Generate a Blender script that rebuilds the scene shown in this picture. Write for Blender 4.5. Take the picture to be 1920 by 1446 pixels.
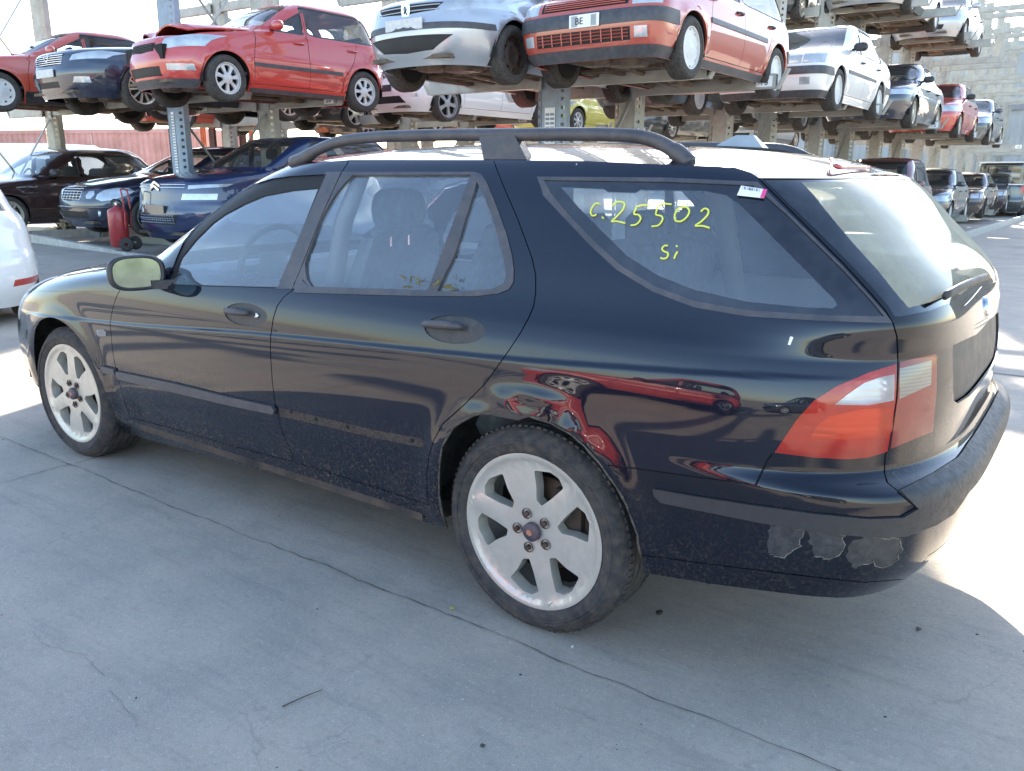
import bpy, math, random
import numpy as np
from mathutils import Vector, Matrix
from mathutils.geometry import delaunay_2d_cdt
random.seed(7)
R = math.radians
scene = bpy.context.scene
for o in list(bpy.data.objects): bpy.data.objects.remove(o)

# ---------------------------------------------------------------- camera
CAM = np.array([3.98075150, -2.73137783, 1.33751274])
YAW, PITCH, ROLL, FPX = -6.27262528e-01, 2.48009457e-01, 3.23265483e-03, 1540.0683
_f = np.array([math.sin(YAW)*math.cos(PITCH), math.cos(YAW)*math.cos(PITCH), -math.sin(PITCH)])
_r = np.cross(_f, [0, 0, 1]); _r /= np.linalg.norm(_r); _u = np.cross(_r, _f)
CR = _r*math.cos(ROLL)+_u*math.sin(ROLL); CU = -_r*math.sin(ROLL)+_u*math.cos(ROLL); CF = _f
cd = bpy.data.cameras.new('camera'); cam = bpy.data.objects.new('camera', cd)
scene.collection.objects.link(cam); scene.camera = cam
cam.matrix_world = Matrix([[CR[0], CU[0], -CF[0], CAM[0]], [CR[1], CU[1], -CF[1], CAM[1]], [CR[2], CU[2], -CF[2], CAM[2]], [0, 0, 0, 1]])
cd.sensor_fit = 'HORIZONTAL'; cd.sensor_width = 36; cd.lens = FPX/1920*36; cd.clip_start = .05; cd.clip_end = 1000

# ---------------------------------------------------------------- light
SUN = Vector((-.34, .855, .455)).normalized()
elev = math.asin(SUN.z); azim = math.atan2(SUN.x, SUN.y)
w = bpy.data.worlds.new('World'); scene.world = w; w.use_nodes = True
nt = w.node_tree; bg = nt.nodes['Background']
sky = nt.nodes.new('ShaderNodeTexSky'); sky.sky_type = 'NISHITA'; sky.sun_disc = False
sky.sun_elevation = elev; sky.sun_rotation = azim; sky.air_density = 1.0; sky.dust_density = .9; sky.ozone_density = 1.3
nt.links.new(sky.outputs[0], bg.inputs[0]); bg.inputs[1].default_value = .13
sd = bpy.data.lights.new('sun', 'SUN'); sd.energy = 5.0; sd.angle = R(.55); sd.color = (1, .91, .76)
so = bpy.data.objects.new('sun', sd); scene.collection.objects.link(so)
so.rotation_euler = (-SUN).to_track_quat('-Z', 'Y').to_euler()
scene.view_settings.view_transform = 'Standard'; scene.view_settings.look = 'None'
scene.view_settings.exposure = 2.25; scene.view_settings.gamma = 1
scene.render.engine = 'CYCLES'

# ---------------------------------------------------------------- helpers
COL = scene.collection
def cam_ray(px, py):
    px = np.atleast_1d(np.asarray(px, float)); py = np.atleast_1d(np.asarray(py, float))
    d = CF[None]+(px[:, None]-960)/FPX*CR[None]-(py[:, None]-723)/FPX*CU[None]
    return d/np.linalg.norm(d, axis=1)[:, None]
def on_axis(px, py, ax, v):
    d = cam_ray(px, py)[0]; t = (v-CAM[ax])/d[ax]; return CAM+t*d
def onY(px, py, v): return on_axis(px, py, 1, v)
def onX(px, py, v): return on_axis(px, py, 0, v)
def onZ(px, py, v): return on_axis(px, py, 2, v)

def tag(o, label=None, cat=None, group=None, kind=None):
    for k, v in (('label', label), ('category', cat), ('group', group), ('kind', kind)):
        if v: o[k] = v
    return o
def empty(name, loc=(0, 0, 0), rz=0, rot=None):
    o = bpy.data.objects.new(name, None); COL.objects.link(o); o.location = loc
    o.rotation_euler = rot if rot else (0, 0, rz); o.empty_display_size = .2
    return o
def mesh_obj(name, V, F, mat=None, parent=None, smooth=False, normals=None):
    me = bpy.data.meshes.new(name)
    me.from_pydata([tuple(map(float, v)) for v in V], [], [tuple(int(i) for i in f) for f in F]); me.update()
    mats = mat if isinstance(mat, (list, tuple)) else [mat]
    for m in mats:
        if m: me.materials.append(m)
    if smooth: me.polygons.foreach_set('use_smooth', [True]*len(me.polygons))
    if normals is not None:
        me.polygons.foreach_set('use_smooth', [True]*len(me.polygons))
        me.normals_split_custom_set_from_vertices([tuple(map(float, n)) for n in normals])
    o = bpy.data.objects.new(name, me); COL.objects.link(o)
    if parent: o.parent = parent
    return o

class MB:
    """collects shapes into one mesh"""
    def __init__(s): s.V = []; s.F = []; s.M = []
    def add(s, V, F, m=0):
        b = len(s.V); s.V += [tuple(v) for v in V]; s.F += [tuple(i+b for i in f) for f in F]; s.M += [m]*len(F); return s
    def box(s, c, d, rot=None, m=0, bev=0):
        x, y, z = d[0]/2, d[1]/2, d[2]/2
        if bev:
            b = min(bev, x*.9, y*.9, z*.9); V = []
            ring = lambda zz, k: [(-x+k, -y+k+0, zz)]
            pts = []
            for (zz, kk) in ((-z, b), (-z+b, 0), (z-b, 0), (z, b)):
                for (sx, sy) in ((-1, -1), (1, -1), (1, 1), (-1, 1)):
                    if kk: pts.append((sx*(x-b), sy*(y-b), zz)); pts.append((sx*(x-b), sy*(y-b), zz))
                    else:
                        a = (sx*(x-b), sy*y, zz); c2 = (sx*x, sy*(y-b), zz)
                        pts += [c2, a] if sx*sy > 0 and False else ([a, c2] if (sx, sy) in ((1, -1), (-1, 1)) else [c2, a])
            V = pts; F = []
            for r_ in range(3):
                for i in range(8):
                    j = (i+1) % 8; F.append((r_*8+i, r_*8+j, r_*8+8+j, r_*8+8+i))
            F.append(tuple(range(7, -1, -1))); F.append(tuple(24+i for i in range(8)))
        else:
            V = [(sx*x, sy*y, sz*z) for sz in (-1, 1) for (sx, sy) in ((-1, -1), (1, -1), (1, 1), (-1, 1))]
            F = [(3, 2, 1, 0), (4, 5, 6, 7), (0, 1, 5, 4), (1, 2, 6, 5), (2, 3, 7, 6), (3, 0, 4, 7)]
        if rot is not None: V = [rot @ Vector(v) for v in V]
        V = [(v[0]+c[0], v[1]+c[1], v[2]+c[2]) for v in V]
        return s.add(V, F, m)
    def beam(s, a, b, w_, h_, m=0, up=(0, 0, 1)):
        a = Vector(a); b = Vector(b); d = (b-a); L = d.length; d.normalize()
        u = Vector(up); x = d.cross(u)
        if x.length < 1e-4: x = d.cross(Vector((1, 0, 0)))
        x.normalize(); z = x.cross(d)
        M = Matrix((x, d, z)).transposed()
        return s.box(tuple((a+b)/2), (w_, L, h_), M, m)
    def tube(s, pts, r, n=8, m=0, closed=False, cap=True, flat=1.0, up=(0, 0, 1)):
        pts = [Vector(p) for p in pts]; N = len(pts); rs = r if isinstance(r, (list, tuple)) else [r]*N; V = []; F = []
        U = Vector(up)
        for i, p in enumerate(pts):
            if closed: t = pts[(i+1) % N]-pts[i-1]
            else: t = pts[min(i+1, N-1)]-pts[max(i-1, 0)]
            t.normalize(); x = t.cross(U)
            if x.length < 1e-3: x = t.cross(Vector((1, 0, 0)))
            x.normalize(); z = x.cross(t)
            for k in range(n):
                a = 2*math.pi*k/n; V.append(p+x*math.cos(a)*rs[i]*flat+z*math.sin(a)*rs[i])
        for i in range(N if closed else N-1):
            for k in range(n):
                j = (i+1) % N; k2 = (k+1) % n; F.append((i*n+k, i*n+k2, j*n+k2, j*n+k))
        if cap and not closed:
            F.append(tuple(range(n-1, -1, -1))); F.append(tuple((N-1)*n+k for k in range(n)))
        return s.add([tuple(v) for v in V], F, m)
    def lathe(s, prof, n=32, axis='y', m=0, c=(0, 0, 0), closed=False):
        """prof: list of (radius, offset along axis)"""
        V = []; F = []; N = len(prof)
        for (r, h) in prof:
            for k in range(n):
                a = 2*math.pi*k/n; p = (r*math.cos(a), h, r*math.sin(a)) if axis == 'y' else ((r*math.cos(a), r*math.sin(a), h) if axis == 'z' else (h, r*math.cos(a), r*math.sin(a)))
                V.append((p[0]+c[0], p[1]+c[1], p[2]+c[2]))
        for i in range(N if closed else N-1):
            for k in range(n):
                j = (i+1) % N; k2 = (k+1) % n
                f = (i*n+k, i*n+k2, j*n+k2, j*n+k)
                F.append(f)
        return s.add(V, F, m)
    def grid(s, fn, nu, nv, m=0):
        V = [fn(i/nu, j/nv) for j in range(nv+1) for i in range(nu+1)]
        F = [(j*(nu+1)+i, j*(nu+1)+i+1, (j+1)*(nu+1)+i+1, (j+1)*(nu+1)+i) for j in range(nv) for i in range(nu)]
        return s.add(V, F, m)
    def build(s, name, mat, parent=None, smooth=False, angle=None):
        o = mesh_obj(name, s.V, s.F, mat, parent, smooth)
        if isinstance(mat, (list, tuple)) and len(mat) > 1: o.data.polygons.foreach_set('material_index', s.M)
        if angle is not None:
            o.data.polygons.foreach_set('use_smooth', [True]*len(o.data.polygons)); o.data.set_sharp_from_angle(angle=R(angle))
        return o
def copy_tree(o, parent=None):
    c = o.copy(); COL.objects.link(c); c.parent = parent
    for ch in o.children: copy_tree(ch, c)
    return c

# ---------------------------------------------------------------- materials
def new_mat(name):
    m = bpy.data.materials.new(name); m.use_nodes = True; return m, m.node_tree.nodes, m.node_tree.links, m.node_tree.nodes['Principled BSDF']
def nz(N, L, scale, detail=4, coord='Object', rough=.55, vec=None, dist=0):
    n = N.new('ShaderNodeTexNoise'); n.inputs['Scale'].default_value = scale; n.inputs['Detail'].default_value = detail; n.inputs['Roughness'].default_value = rough
    n.inputs['Distortion'].default_value = dist
    if vec is None: tc = N.new('ShaderNodeTexCoord'); vec = tc.outputs[coord]
    L.new(vec, n.inputs['Vector']); return n.outputs['Fac']
def ramp(N, L, src, stops):
    r = N.new('ShaderNodeValToRGB'); L.new(src, r.inputs[0]); e = r.color_ramp.elements
    while len(e) < len(stops): e.new(.5)
    for i, (p, c) in enumerate(stops):
        e[i].position = p; e[i].color = (c, c, c, 1) if isinstance(c, (int, float)) else (*c, 1)
    return r.outputs[0]
def mixc(N, L, fac, a, b, mode='MIX'):
    m = N.new('ShaderNodeMix'); m.data_type = 'RGBA'; m.blend_type = mode
    for i, v in ((0, fac), (6, a), (7, b)):
        if isinstance(v, (int, float)): m.inputs[i].default_value = v
        elif isinstance(v, tuple): m.inputs[i].default_value = (*v, 1)
        else: L.new(v, m.inputs[i])
    return m.outputs[2]
def mth(N, L, op, a, b=None, c=None):
    m = N.new('ShaderNodeMath'); m.operation = op
    for i, v in enumerate((a, b, c)):
        if v is None: continue
        if isinstance(v, (int, float)): m.inputs[i].default_value = v
        else: L.new(v, m.inputs[i])
    return m.outputs[0]
def bump(N, L, P, h, strength=.3, dist=.01):
    b = N.new('ShaderNodeBump'); b.inputs['Strength'].default_value = strength; b.inputs['Distance'].default_value = dist
    L.new(h, b.inputs['Height']); L.new(b.outputs[0], P.inputs['Normal'])
def simple(name, col, rough=.5, metal=0, var=.15, scale=8, coat=0, bmp=0, dirt=0, dcol=(.22, .17, .12), spec=.5):
    m, N, L, P = new_mat(name)
    f = nz(N, L, scale, 5)
    c = mixc(N, L, ramp(N, L, f, [(.3, 0.), (.7, 1.)]), tuple(x*(1-var) for x in col), tuple(min(1, x*(1+var)) for x in col))
    if dirt:
        g = nz(N, L, scale*2.3, 8, rough=.7)
        fac = mth(N, L, 'MULTIPLY', ramp(N, L, g, [(.42, 0.), (.68, 1.)]), dirt)
        c = mixc(N, L, fac, c, dcol)
        L.new(mth(N, L, 'ADD', rough, mth(N, L, 'MULTIPLY', fac, .4)), P.inputs['Roughness'])
    else: P.inputs['Roughness'].default_value = rough
    L.new(c, P.inputs['Base Color']); P.inputs['Metallic'].default_value = metal
    P.inputs['Coat Weight'].default_value = coat; P.inputs['Coat Roughness'].default_value = .04
    P.inputs['Specular IOR Level'].default_value = spec
    if bmp: bump(N, L, P, nz(N, L, scale*12, 6), bmp, .004)
    return m
def paint(name, col, dirt=.35, lowdirt=.5, metal=.0, rough=.35, spots=.0, ztop=.45, dustc=(.30, .26, .20), cior=1.7):
    """car paint: clear coat over base, thin dust, more road dirt near the sills, small droppings"""
    m, N, L, P = new_mat(name)
    tc = N.new('ShaderNodeTexCoord'); sep = N.new('ShaderNodeSeparateXYZ'); L.new(tc.outputs['Object'], sep.inputs[0])
    g = nz(N, L, 9, 8, rough=.7); g2 = nz(N, L, 90, 6, rough=.75)
    low = mth(N, L, 'SUBTRACT', ztop, sep.outputs[2]); low = mth(N, L, 'MULTIPLY', low, 3.0)
    low.node.use_clamp = True
    f1 = mth(N, L, 'MULTIPLY', ramp(N, L, g2, [(.50, 0.), (.66, 1.)]), low); f1 = mth(N, L, 'MULTIPLY', f1, lowdirt); f1 = mth(N, L, 'MULTIPLY', f1, ramp(N, L, nz(N, L, 5, 6, rough=.7, dist=1.), [(.35, .25), (.65, 1.3)]))
    f2 = mth(N, L, 'MULTIPLY', ramp(N, L, g, [(.3, 0.), (.75, 1.)]), dirt*.35)
    fac = mth(N, L, 'ADD', f1, f2); fac.node.use_clamp = True
    c = mixc(N, L, fac, col, dustc)
    cf = fac
    if spots:
        mp = N.new('ShaderNodeMapping'); L.new(tc.outputs['Object'], mp.inputs[0]); mp.inputs['Scale'].default_value = (1, 1, .45)
        v = N.new('ShaderNodeTexVoronoi'); v.inputs['Scale'].default_value = 17; L.new(mp.outputs[0], v.inputs['Vector'])
        n2 = nz(N, L, 110, 3); d = mth(N, L, 'ADD', v.outputs['Distance'], mth(N, L, 'MULTIPLY', n2, .10))
        sc = N.new('ShaderNodeSeparateColor'); L.new(v.outputs['Color'], sc.inputs[0])
        r1 = mth(N, L, 'MULTIPLY', sc.outputs[0], .060)
        sp = mth(N, L, 'LESS_THAN', d, mth(N, L, 'ADD', r1, .040))
        sp = mth(N, L, 'MULTIPLY', sp, mth(N, L, 'GREATER_THAN', sc.outputs[1], 1-spots))
        c = mixc(N, L, sp, c, (.55, .56, .55)); cf = mth(N, L, 'MAXIMUM', fac, sp)
    L.new(c, P.inputs['Base Color']); P.inputs['Metallic'].default_value = metal
    L.new(mth(N, L, 'ADD', rough, mth(N, L, 'MULTIPLY', cf, .35)), P.inputs['Roughness'])
    cw = mth(N, L, 'SUBTRACT', 1.0, mth(N, L, 'MULTIPLY', cf, .85)); cw.node.use_clamp = True
    L.new(cw, P.inputs['Coat Weight'])
    L.new(mth(N, L, 'ADD', .0, mth(N, L, 'MULTIPLY', g, .045)), P.inputs['Coat Roughness'])
    P.inputs['Coat IOR'].default_value = cior; P.inputs['Specular IOR Level'].default_value = .05 if cior < 1.6 else .4
    return m
def glass(name, tint=(.75, .82, .80), dust=.14, streak=True, dustc=(.55, .55, .52), rough=.0, spec=1.0, speck=.08):
    m, N, L, P = new_mat(name); out = N['Material Output']
    tr = N.new('ShaderNodeBsdfTransparent'); tr.inputs[0].default_value = (*tint, 1)
    gl = N.new('ShaderNodeBsdfGlossy'); gl.inputs['Roughness'].default_value = .02+rough
    fr = N.new('ShaderNodeFresnel'); fr.inputs[0].default_value = 1.55
    mx = N.new('ShaderNodeMixShader'); L.new(mth(N, L, 'MULTIPLY', fr.outputs[0], 1.35*spec), mx.inputs[0]); L.new(tr.outputs[0], mx.inputs[1]); L.new(gl.outputs[0], mx.inputs[2])
    df = N.new('ShaderNodeBsdfDiffuse'); df.inputs[0].default_value = (*dustc, 1)
    tl = N.new('ShaderNodeBsdfTranslucent'); tl.inputs[0].default_value = (*dustc, 1)
    md = N.new('ShaderNodeMixShader'); md.inputs[0].default_value = .5; L.new(df.outputs[0], md.inputs[1]); L.new(tl.outputs[0], md.inputs[2])
    n1 = nz(N, L, 7, 7, rough=.65); n2 = nz(N, L, 240, 2)
    d = mth(N, L, 'ADD', mth(N, L, 'MULTIPLY', ramp(N, L, n1, [(.25, .5), (.75, 1.3)]), dust), mth(N, L, 'MULTIPLY', ramp(N, L, n2, [(.66, 0.), (.76, 1.)]), speck))
    m2 = N.new('ShaderNodeMixShader'); L.new(d, m2.inputs[0]); L.new(mx.outputs[0], m2.inputs[1]); L.new(md.outputs[0], m2.inputs[2])
    L.new(m2.outputs[0], out.inputs[0]); N.remove(P)
    return m

# ---------------------------------------------------------------- car body surfaces
def pchip(tab):
    xs = np.array([t[0] for t in tab], float); ys = np.array([t[1] for t in tab], float)
    if len(xs) == 1: return lambda q: np.full(np.shape(q), ys[0])
    h = np.diff(xs); dl = np.diff(ys)/h; m = np.zeros(len(xs))
    m[0], m[-1] = dl[0], dl[-1]
    for i in range(1, len(xs)-1):
        if dl[i-1]*dl[i] > 0:
            w1 = 2*h[i]+h[i-1]; w2 = h[i]+2*h[i-1]; m[i] = (w1+w2)/(w1/dl[i-1]+w2/dl[i])
    def f(q):
        q = np.clip(np.asarray(q, float), xs[0], xs[-1]); i = np.clip(np.searchsorted(xs, q)-1, 0, len(h)-1)
        t = (q-xs[i])/h[i]; t2 = t*t; t3 = t2*t
        return (2*t3-3*t2+1)*ys[i]+(t3-2*t2+t)*h[i]*m[i]+(-2*t3+3*t2)*ys[i+1]+(t3-t2)*h[i]*m[i+1]
    return f
class Shell:
    """body skin: a stack of plan outlines. S in 0..1 nose, 1..2 side, 2..3 tail (left half, y<0)"""
    def __init__(s, tab, barrel=.0, disp=None):
        s.f = {k: pchip(v) for k, v in tab.items()}; s.z0 = tab['w'][0][0]; s.z1 = tab['w'][-1][0]; s.b = barrel; s.disp = disp
        s.xm = (min(v for _, v in tab['xf'])+max(v for _, v in tab['xr']))/2; s.hl = (max(v for _, v in tab['xr'])-min(v for _, v in tab['xf']))/2
    def prm(s, z): return [s.f[k](z) for k in ('xf', 'xr', 'w', 'Lf', 'nf', 'Lr', 'nr')]
    def post(s, x, y, z):
        y = y*(1-s.b*((x-s.xm)/s.hl)**2)
        if s.disp is not None: y = y+s.disp(x, z)*np.clip(y/.6, 0, 1)
        return y
    def P(s, S, z):
        S = np.asarray(S, float); z = np.asarray(z, float); xf, xr, w, Lf, nf, Lr, nr = s.prm(z)
        t = np.clip(S, 0, 1)*np.pi/2; c, q = np.cos(t), np.sin(t); rr = (np.abs(c)**nf+np.abs(q)**nf)**(-1/nf)
        xa = xf+Lf-Lf*c*rr; ya = w*q*rr
        lam = np.clip(S-1, 0, 1); xb = (xf+Lf)*(1-lam)+(xr-Lr)*lam
        t = np.clip(3-S, 0, 1)*np.pi/2; c, q = np.cos(t), np.sin(t); rr = (np.abs(c)**nr+np.abs(q)**nr)**(-1/nr)
        xc = xr-Lr+Lr*c*rr; yc = w*q*rr
        x = np.where(S < 1, xa, np.where(S <= 2, xb, xc)); y = np.where(S < 1, ya, np.where(S <= 2, w, yc))
        y = s.post(x, y, z)
        return np.stack([x, -y, z], -1)
    def N(s, S, z):
        e = 1e-3; S = np.asarray(S, float); z = np.asarray(z, float)
        S0, S1 = np.clip(S-e, 0, 3), np.clip(S+e, 0, 3)
        a = s.P(S1, z)-s.P(S0, z); b = s.P(S, np.clip(z+e, s.z0, s.z1))-s.P(S, np.clip(z-e, s.z0, s.z1))
        n = np.cross(a, b); l = np.linalg.norm(n, axis=-1, keepdims=True); n = n/np.maximum(l, 1e-12)
        ce = (S < 1e-6) | (S > 3-1e-6); n[ce, 1] = 0
        return n/np.maximum(np.linalg.norm(n, axis=-1, keepdims=True), 1e-12)
    def yout(s, x, z):
        xf, xr, w, Lf, nf, Lr, nr = s.prm(z)
        u = np.clip((xf+Lf-x)/Lf, 0, 1); v = np.clip((x-xr+Lr)/Lr, 0, 1)
        y = w*(1-u**nf)**(1/nf)*(1-v**nr)**(1/nr); y = s.post(x, y, z)
        return np.where((x < xf) | (x > xr), -.5*(np.maximum(xf-x, x-xr)), y)
    def inv(s, x, ya, z):
        xf, xr, w, Lf, nf, Lr, nr = s.prm(z)
        ya = ya/np.maximum(1-s.b*((x-s.xm)/s.hl)**2, .1)
        S = 1+(x-xf-Lf)/np.maximum(xr-Lr-xf-Lf, .01)
        a = np.arctan2(ya/w, (xf+Lf-x)/Lf)/(np.pi/2); b = 3-np.arctan2(ya/w, (x-xr+Lr)/Lr)/(np.pi/2)
        return np.where(x < xf+Lf, np.clip(a, 0, 1), np.where(x > xr-Lr, np.clip(b, 2, 3), S))
    def side(s, pts, step=.05):
        """polyline given in side view (x,z) -> (S,z)"""
        p = densify(pts, step); x, z = p[:, 0], np.clip(p[:, 1], s.z0, s.z1); return np.stack([s.inv(x, s.yout(x, z), z), z], -1)
    def front(s, pts, rear=False, step=.04):
        """polyline given in front (or rear) view (|y|,z) -> (S,z)"""
        p = densify(pts, step); y, z = np.abs(p[:, 0]), np.clip(p[:, 1], s.z0, s.z1)
        SS = np.linspace(2, 3, 400) if rear else np.linspace(0, 1, 400)
        out = []
        for yy, zz in zip(y, z):
            Y = -s.P(SS, np.full(400, zz))[:, 1]
            out.append(np.interp(yy, Y[::-1] if rear else Y, SS[::-1] if rear else SS))
        return np.stack([np.array(out), z], -1)
    def hit(s, px, py):
        d = cam_ray(px, py); t = np.arange(.8, 8.5, .008); n = len(d); F = np.full((n, len(t)), -1.)
        X = CAM[0]+d[:, :1]*t; Y = CAM[1]+d[:, 1:2]*t; Z = CAM[2]+d[:, 2:]*t
        F = s.yout(X, np.clip(Z, s.z0, s.z1))-np.abs(Y); F = np.where((Z < s.z0) | (Z > s.z1), np.minimum(F, -.02), F)
        res = np.zeros((n, 2))
        for i in range(n):
            k = np.argmax(F[i] > 0)
            if F[i, k] > 0 and k > 0: a = F[i, k-1]/(F[i, k-1]-F[i, k]); tt = t[k-1]+a*.008
            else: tt = t[np.argmax(F[i])]
            p = CAM+d[i]*tt; z = float(np.clip(p[2], s.z0, s.z1)); res[i] = (float(s.inv(p[0], abs(p[1]), z)), z)
        return res
def densify(pts, step):
    pts = [np.asarray(p, float) for p in pts]; out = [pts[0]]
    for a, b in zip(pts[:-1], pts[1:]):
        n = max(1, int(np.linalg.norm(b-a)/step)); out += [a+(b-a)*k/n for k in range(1, n+1)]
    return np.array(out)
def smooth_line(pts, n=4):
    """catmull-rom through points"""
    P = [np.asarray(p, float) for p in pts]; P = [2*P[0]-P[1]]+P+[2*P[-1]-P[-2]]; out = []
    for i in range(1, len(P)-2):
        for k in range(n):
            t = k/n; a, b, c, d = P[i-1], P[i], P[i+1], P[i+2]
            out.append(.5*((2*b)+(-a+c)*t+(2*a-5*b+4*c-d)*t*t+(-a+3*b-3*c+d)*t**3))
    out.append(P[-2]); return np.array(out)
def close(p): return np.vstack([p, p[:1]])
def inpoly(q, poly):
    x, y = q[:, 0], q[:, 1]; c = np.zeros(len(q), bool); n = len(poly)
    for i in range(n):
        x1, y1 = poly[i]; x2, y2 = poly[(i+1) % n]
        if y1 == y2: continue
        k = ((y1 > y) != (y2 > y)) & (x < (x2-x1)*(y-y1)/(y2-y1)+x1); c ^= k
    return c
def strip(shell, line, h):
    """thin closed band of half width h metres round a (S,z) polyline"""
    l = np.asarray(line); e = 1e-3; keep = [0]
    for i in range(1, len(l)):
        if np.abs(l[i]-l[keep[-1]]).sum() > 1e-4: keep.append(i)
    l = l[keep]
    m = np.linalg.norm(shell.P(np.clip(l[:, 0]+e, 0, 3), l[:, 1])-shell.P(np.clip(l[:, 0]-e, 0, 3), l[:, 1]), axis=1)/(2*e); m = np.maximum(m, .2)
    mz = np.linalg.norm(shell.P(l[:, 0], np.clip(l[:, 1]+e, shell.z0, shell.z1))-shell.P(l[:, 0], np.clip(l[:, 1]-e, shell.z0, shell.z1)), axis=1)/(2*e); mz = np.maximum(mz, .5)
    t = np.gradient(l, axis=0); tx, tz = t[:, 0]*m, t[:, 1]*mz; q = np.hypot(tx, tz)+1e-12
    o = np.stack([-tz/q*h/m, tx/q*h/mz], -1)
    return np.vstack([l+o, (l-o)[::-1]])
def panelize(shell, gS, gz, polys, extra=(), k=1.3, fine=.06):
    """cut the shell domain along the polygons; returns verts (S,z), {region: triangles}"""
    pts = []; edges = []
    def addpl(p, closed):
        p = np.asarray(p, float); p = np.vstack([p, p[:1]]) if closed else p; dd = [p[0]]
        for u, v in zip(p[:-1], p[1:]):
            nn = max(1, int(max(abs(v[0]-u[0])/fine, abs(v[1]-u[1])/(fine*1.3)))); dd += [u+(v-u)*i/nn for i in range(1, nn+1)]
        b = len(pts); p = [(min(max(a, 0), 3)*k, min(max(c, shell.z0), shell.z1)) for a, c in dd]
        q = [p[0]]
        for v in p[1:]:
            if abs(v[0]-q[-1][0])+abs(v[1]-q[-1][1]) > 2e-4: q.append(v)
        if closed and len(q) > 2 and abs(q[0][0]-q[-1][0])+abs(q[0][1]-q[-1][1]) < 2e-4: q.pop()
        pts.extend(q); n = len(q)
        edges.extend((b+i, b+(i+1) % n) for i in range(n if closed else n-1))
    for nm, p in polys: addpl(p, True)
    for p in extra: addpl(p, False)
    for a in gS:
        for c in gz: pts.append((a*k, c))
    V, _, F, _, _, _ = delaunay_2d_cdt([Vector(p) for p in pts], edges, [], 0, 1e-5)
    V = np.array([(v.x/k, v.y) for v in V]); F = np.array([f for f in F if len(f) == 3])
    A = V[F[:, 1]]-V[F[:, 0]]; B = V[F[:, 2]]-V[F[:, 0]]; cr = A[:, 0]*B[:, 1]-A[:, 1]*B[:, 0]
    F = F[np.abs(cr) > 1e-10]; cr = cr[np.abs(cr) > 1e-10]; F[cr < 0] = F[cr < 0][:, ::-1]
    C = V[F].mean(1); lab = np.full(len(F), -1)
    for i, (nm, p) in reversed(list(enumerate(polys))): lab[inpoly(C, np.asarray(p))] = i
    out = {}
    for i, (nm, p) in enumerate(polys):
        t = F[lab == i]
        if len(t): out[nm] = np.vstack([out[nm], t]) if nm in out else t
    out['rest'] = F[lab == -1]
    return V, out
def region_obj(shell, V, F, name, mat, parent=None, off=0., sides='left', skirt=.0, extra_mesh=None):
    """sides: left, right (mirrored copy), both (one mesh)"""
    F = np.asarray(F)
    if len(F) == 0: return None
    idx, inv = np.unique(F, return_inverse=True); F = inv.reshape(-1, 3); S, z = V[idx, 0], V[idx, 1]
    N = shell.N(S, z); P = shell.P(S, z)+N*off; P[(S < 1e-6) | (S > 3-1e-6), 1] = 0
    VV, NN, FF = list(P), list(N), [tuple(f) for f in F]
    if skirt:
        ec = {}
        for f in FF:
            for a, b in ((f[0], f[1]), (f[1], f[2]), (f[2], f[0])): ec[(a, b)] = 1
        bd = [(a, b) for (a, b) in ec if (b, a) not in ec and not (abs(P[a][1]) < 1e-6 and abs(P[b][1]) < 1e-6)]
        for a, b in bd:
            t = P[b]-P[a]; n = np.cross(t, N[a]); n = n/(np.linalg.norm(n)+1e-12); i = len(VV)
            VV += [P[a], P[b], P[b]-N[b]*skirt, P[a]-N[a]*skirt]; NN += [n]*4; FF.append((i+1, i, i+3, i+2))
    VV = np.array(VV); NN = np.array(NN)
    if sides in ('right', 'both'):
        V2 = VV*[1, -1, 1]; N2 = NN*[1, -1, 1]; F2 = [tuple(reversed(f)) for f in FF]
        if sides == 'right': VV, NN, FF = V2, N2, F2
        else: n = len(VV); VV = np.vstack([VV, V2]); NN = np.vstack([NN, N2]); FF = FF+[tuple(i+n for i in f) for f in F2]
    return mesh_obj(name, VV, FF, mat, parent, True, NN)
# ---------------------------------------------------------------- shared materials
M_black = simple('black_plastic', (.022, .023, .026), .45, var=.2, dirt=.45, dcol=(.12, .11, .10), bmp=.1)
M_trim = simple('faded_trim', (.050, .050, .058), .42, var=.2, dirt=.35, dcol=(.16, .14, .12), bmp=.15)
M_gap = simple('panel_gap', (.004, .004, .004), .8, var=0)
M_rubber = simple('tyre_rubber', (.030, .030, .031), .75, var=.35, scale=14, dirt=.75, dcol=(.13, .105, .08), bmp=.35)
M_dark = simple('dark_underside', (.035, .030, .026), .8, var=.5, scale=6, dirt=.6, dcol=(.16, .11, .07), bmp=.4)
M_alloy = simple('alloy', (.60, .565, .48), .34, metal=.45, var=.06, dirt=.3, dcol=(.30, .26, .20))
M_capm = simple('wheel_cap_silver', (.52, .52, .52), .35, metal=.3, var=.08, dirt=.2, dcol=(.3, .27, .23))
M_chrome = simple('chrome', (.75, .76, .78), .18, metal=1., var=.05)
M_disc = simple('brake_disc', (.20, .12, .08), .55, metal=.6, var=.5, scale=20)
M_glass = glass('car_glass', tint=(.84, .92, .97), dust=.16, dustc=(.54, .66, .76), spec=2.2)  # dust with reflected sky painted in: its colour is tinted blue
M_cloth = simple('seat_cloth', (.20, .215, .23), .9, var=.2, scale=30)
M_white = simple('white_print', (.80, .80, .78), .5, var=.03)
M_ink = simple('black_print', (.02, .02, .02), .5, var=0)

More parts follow.
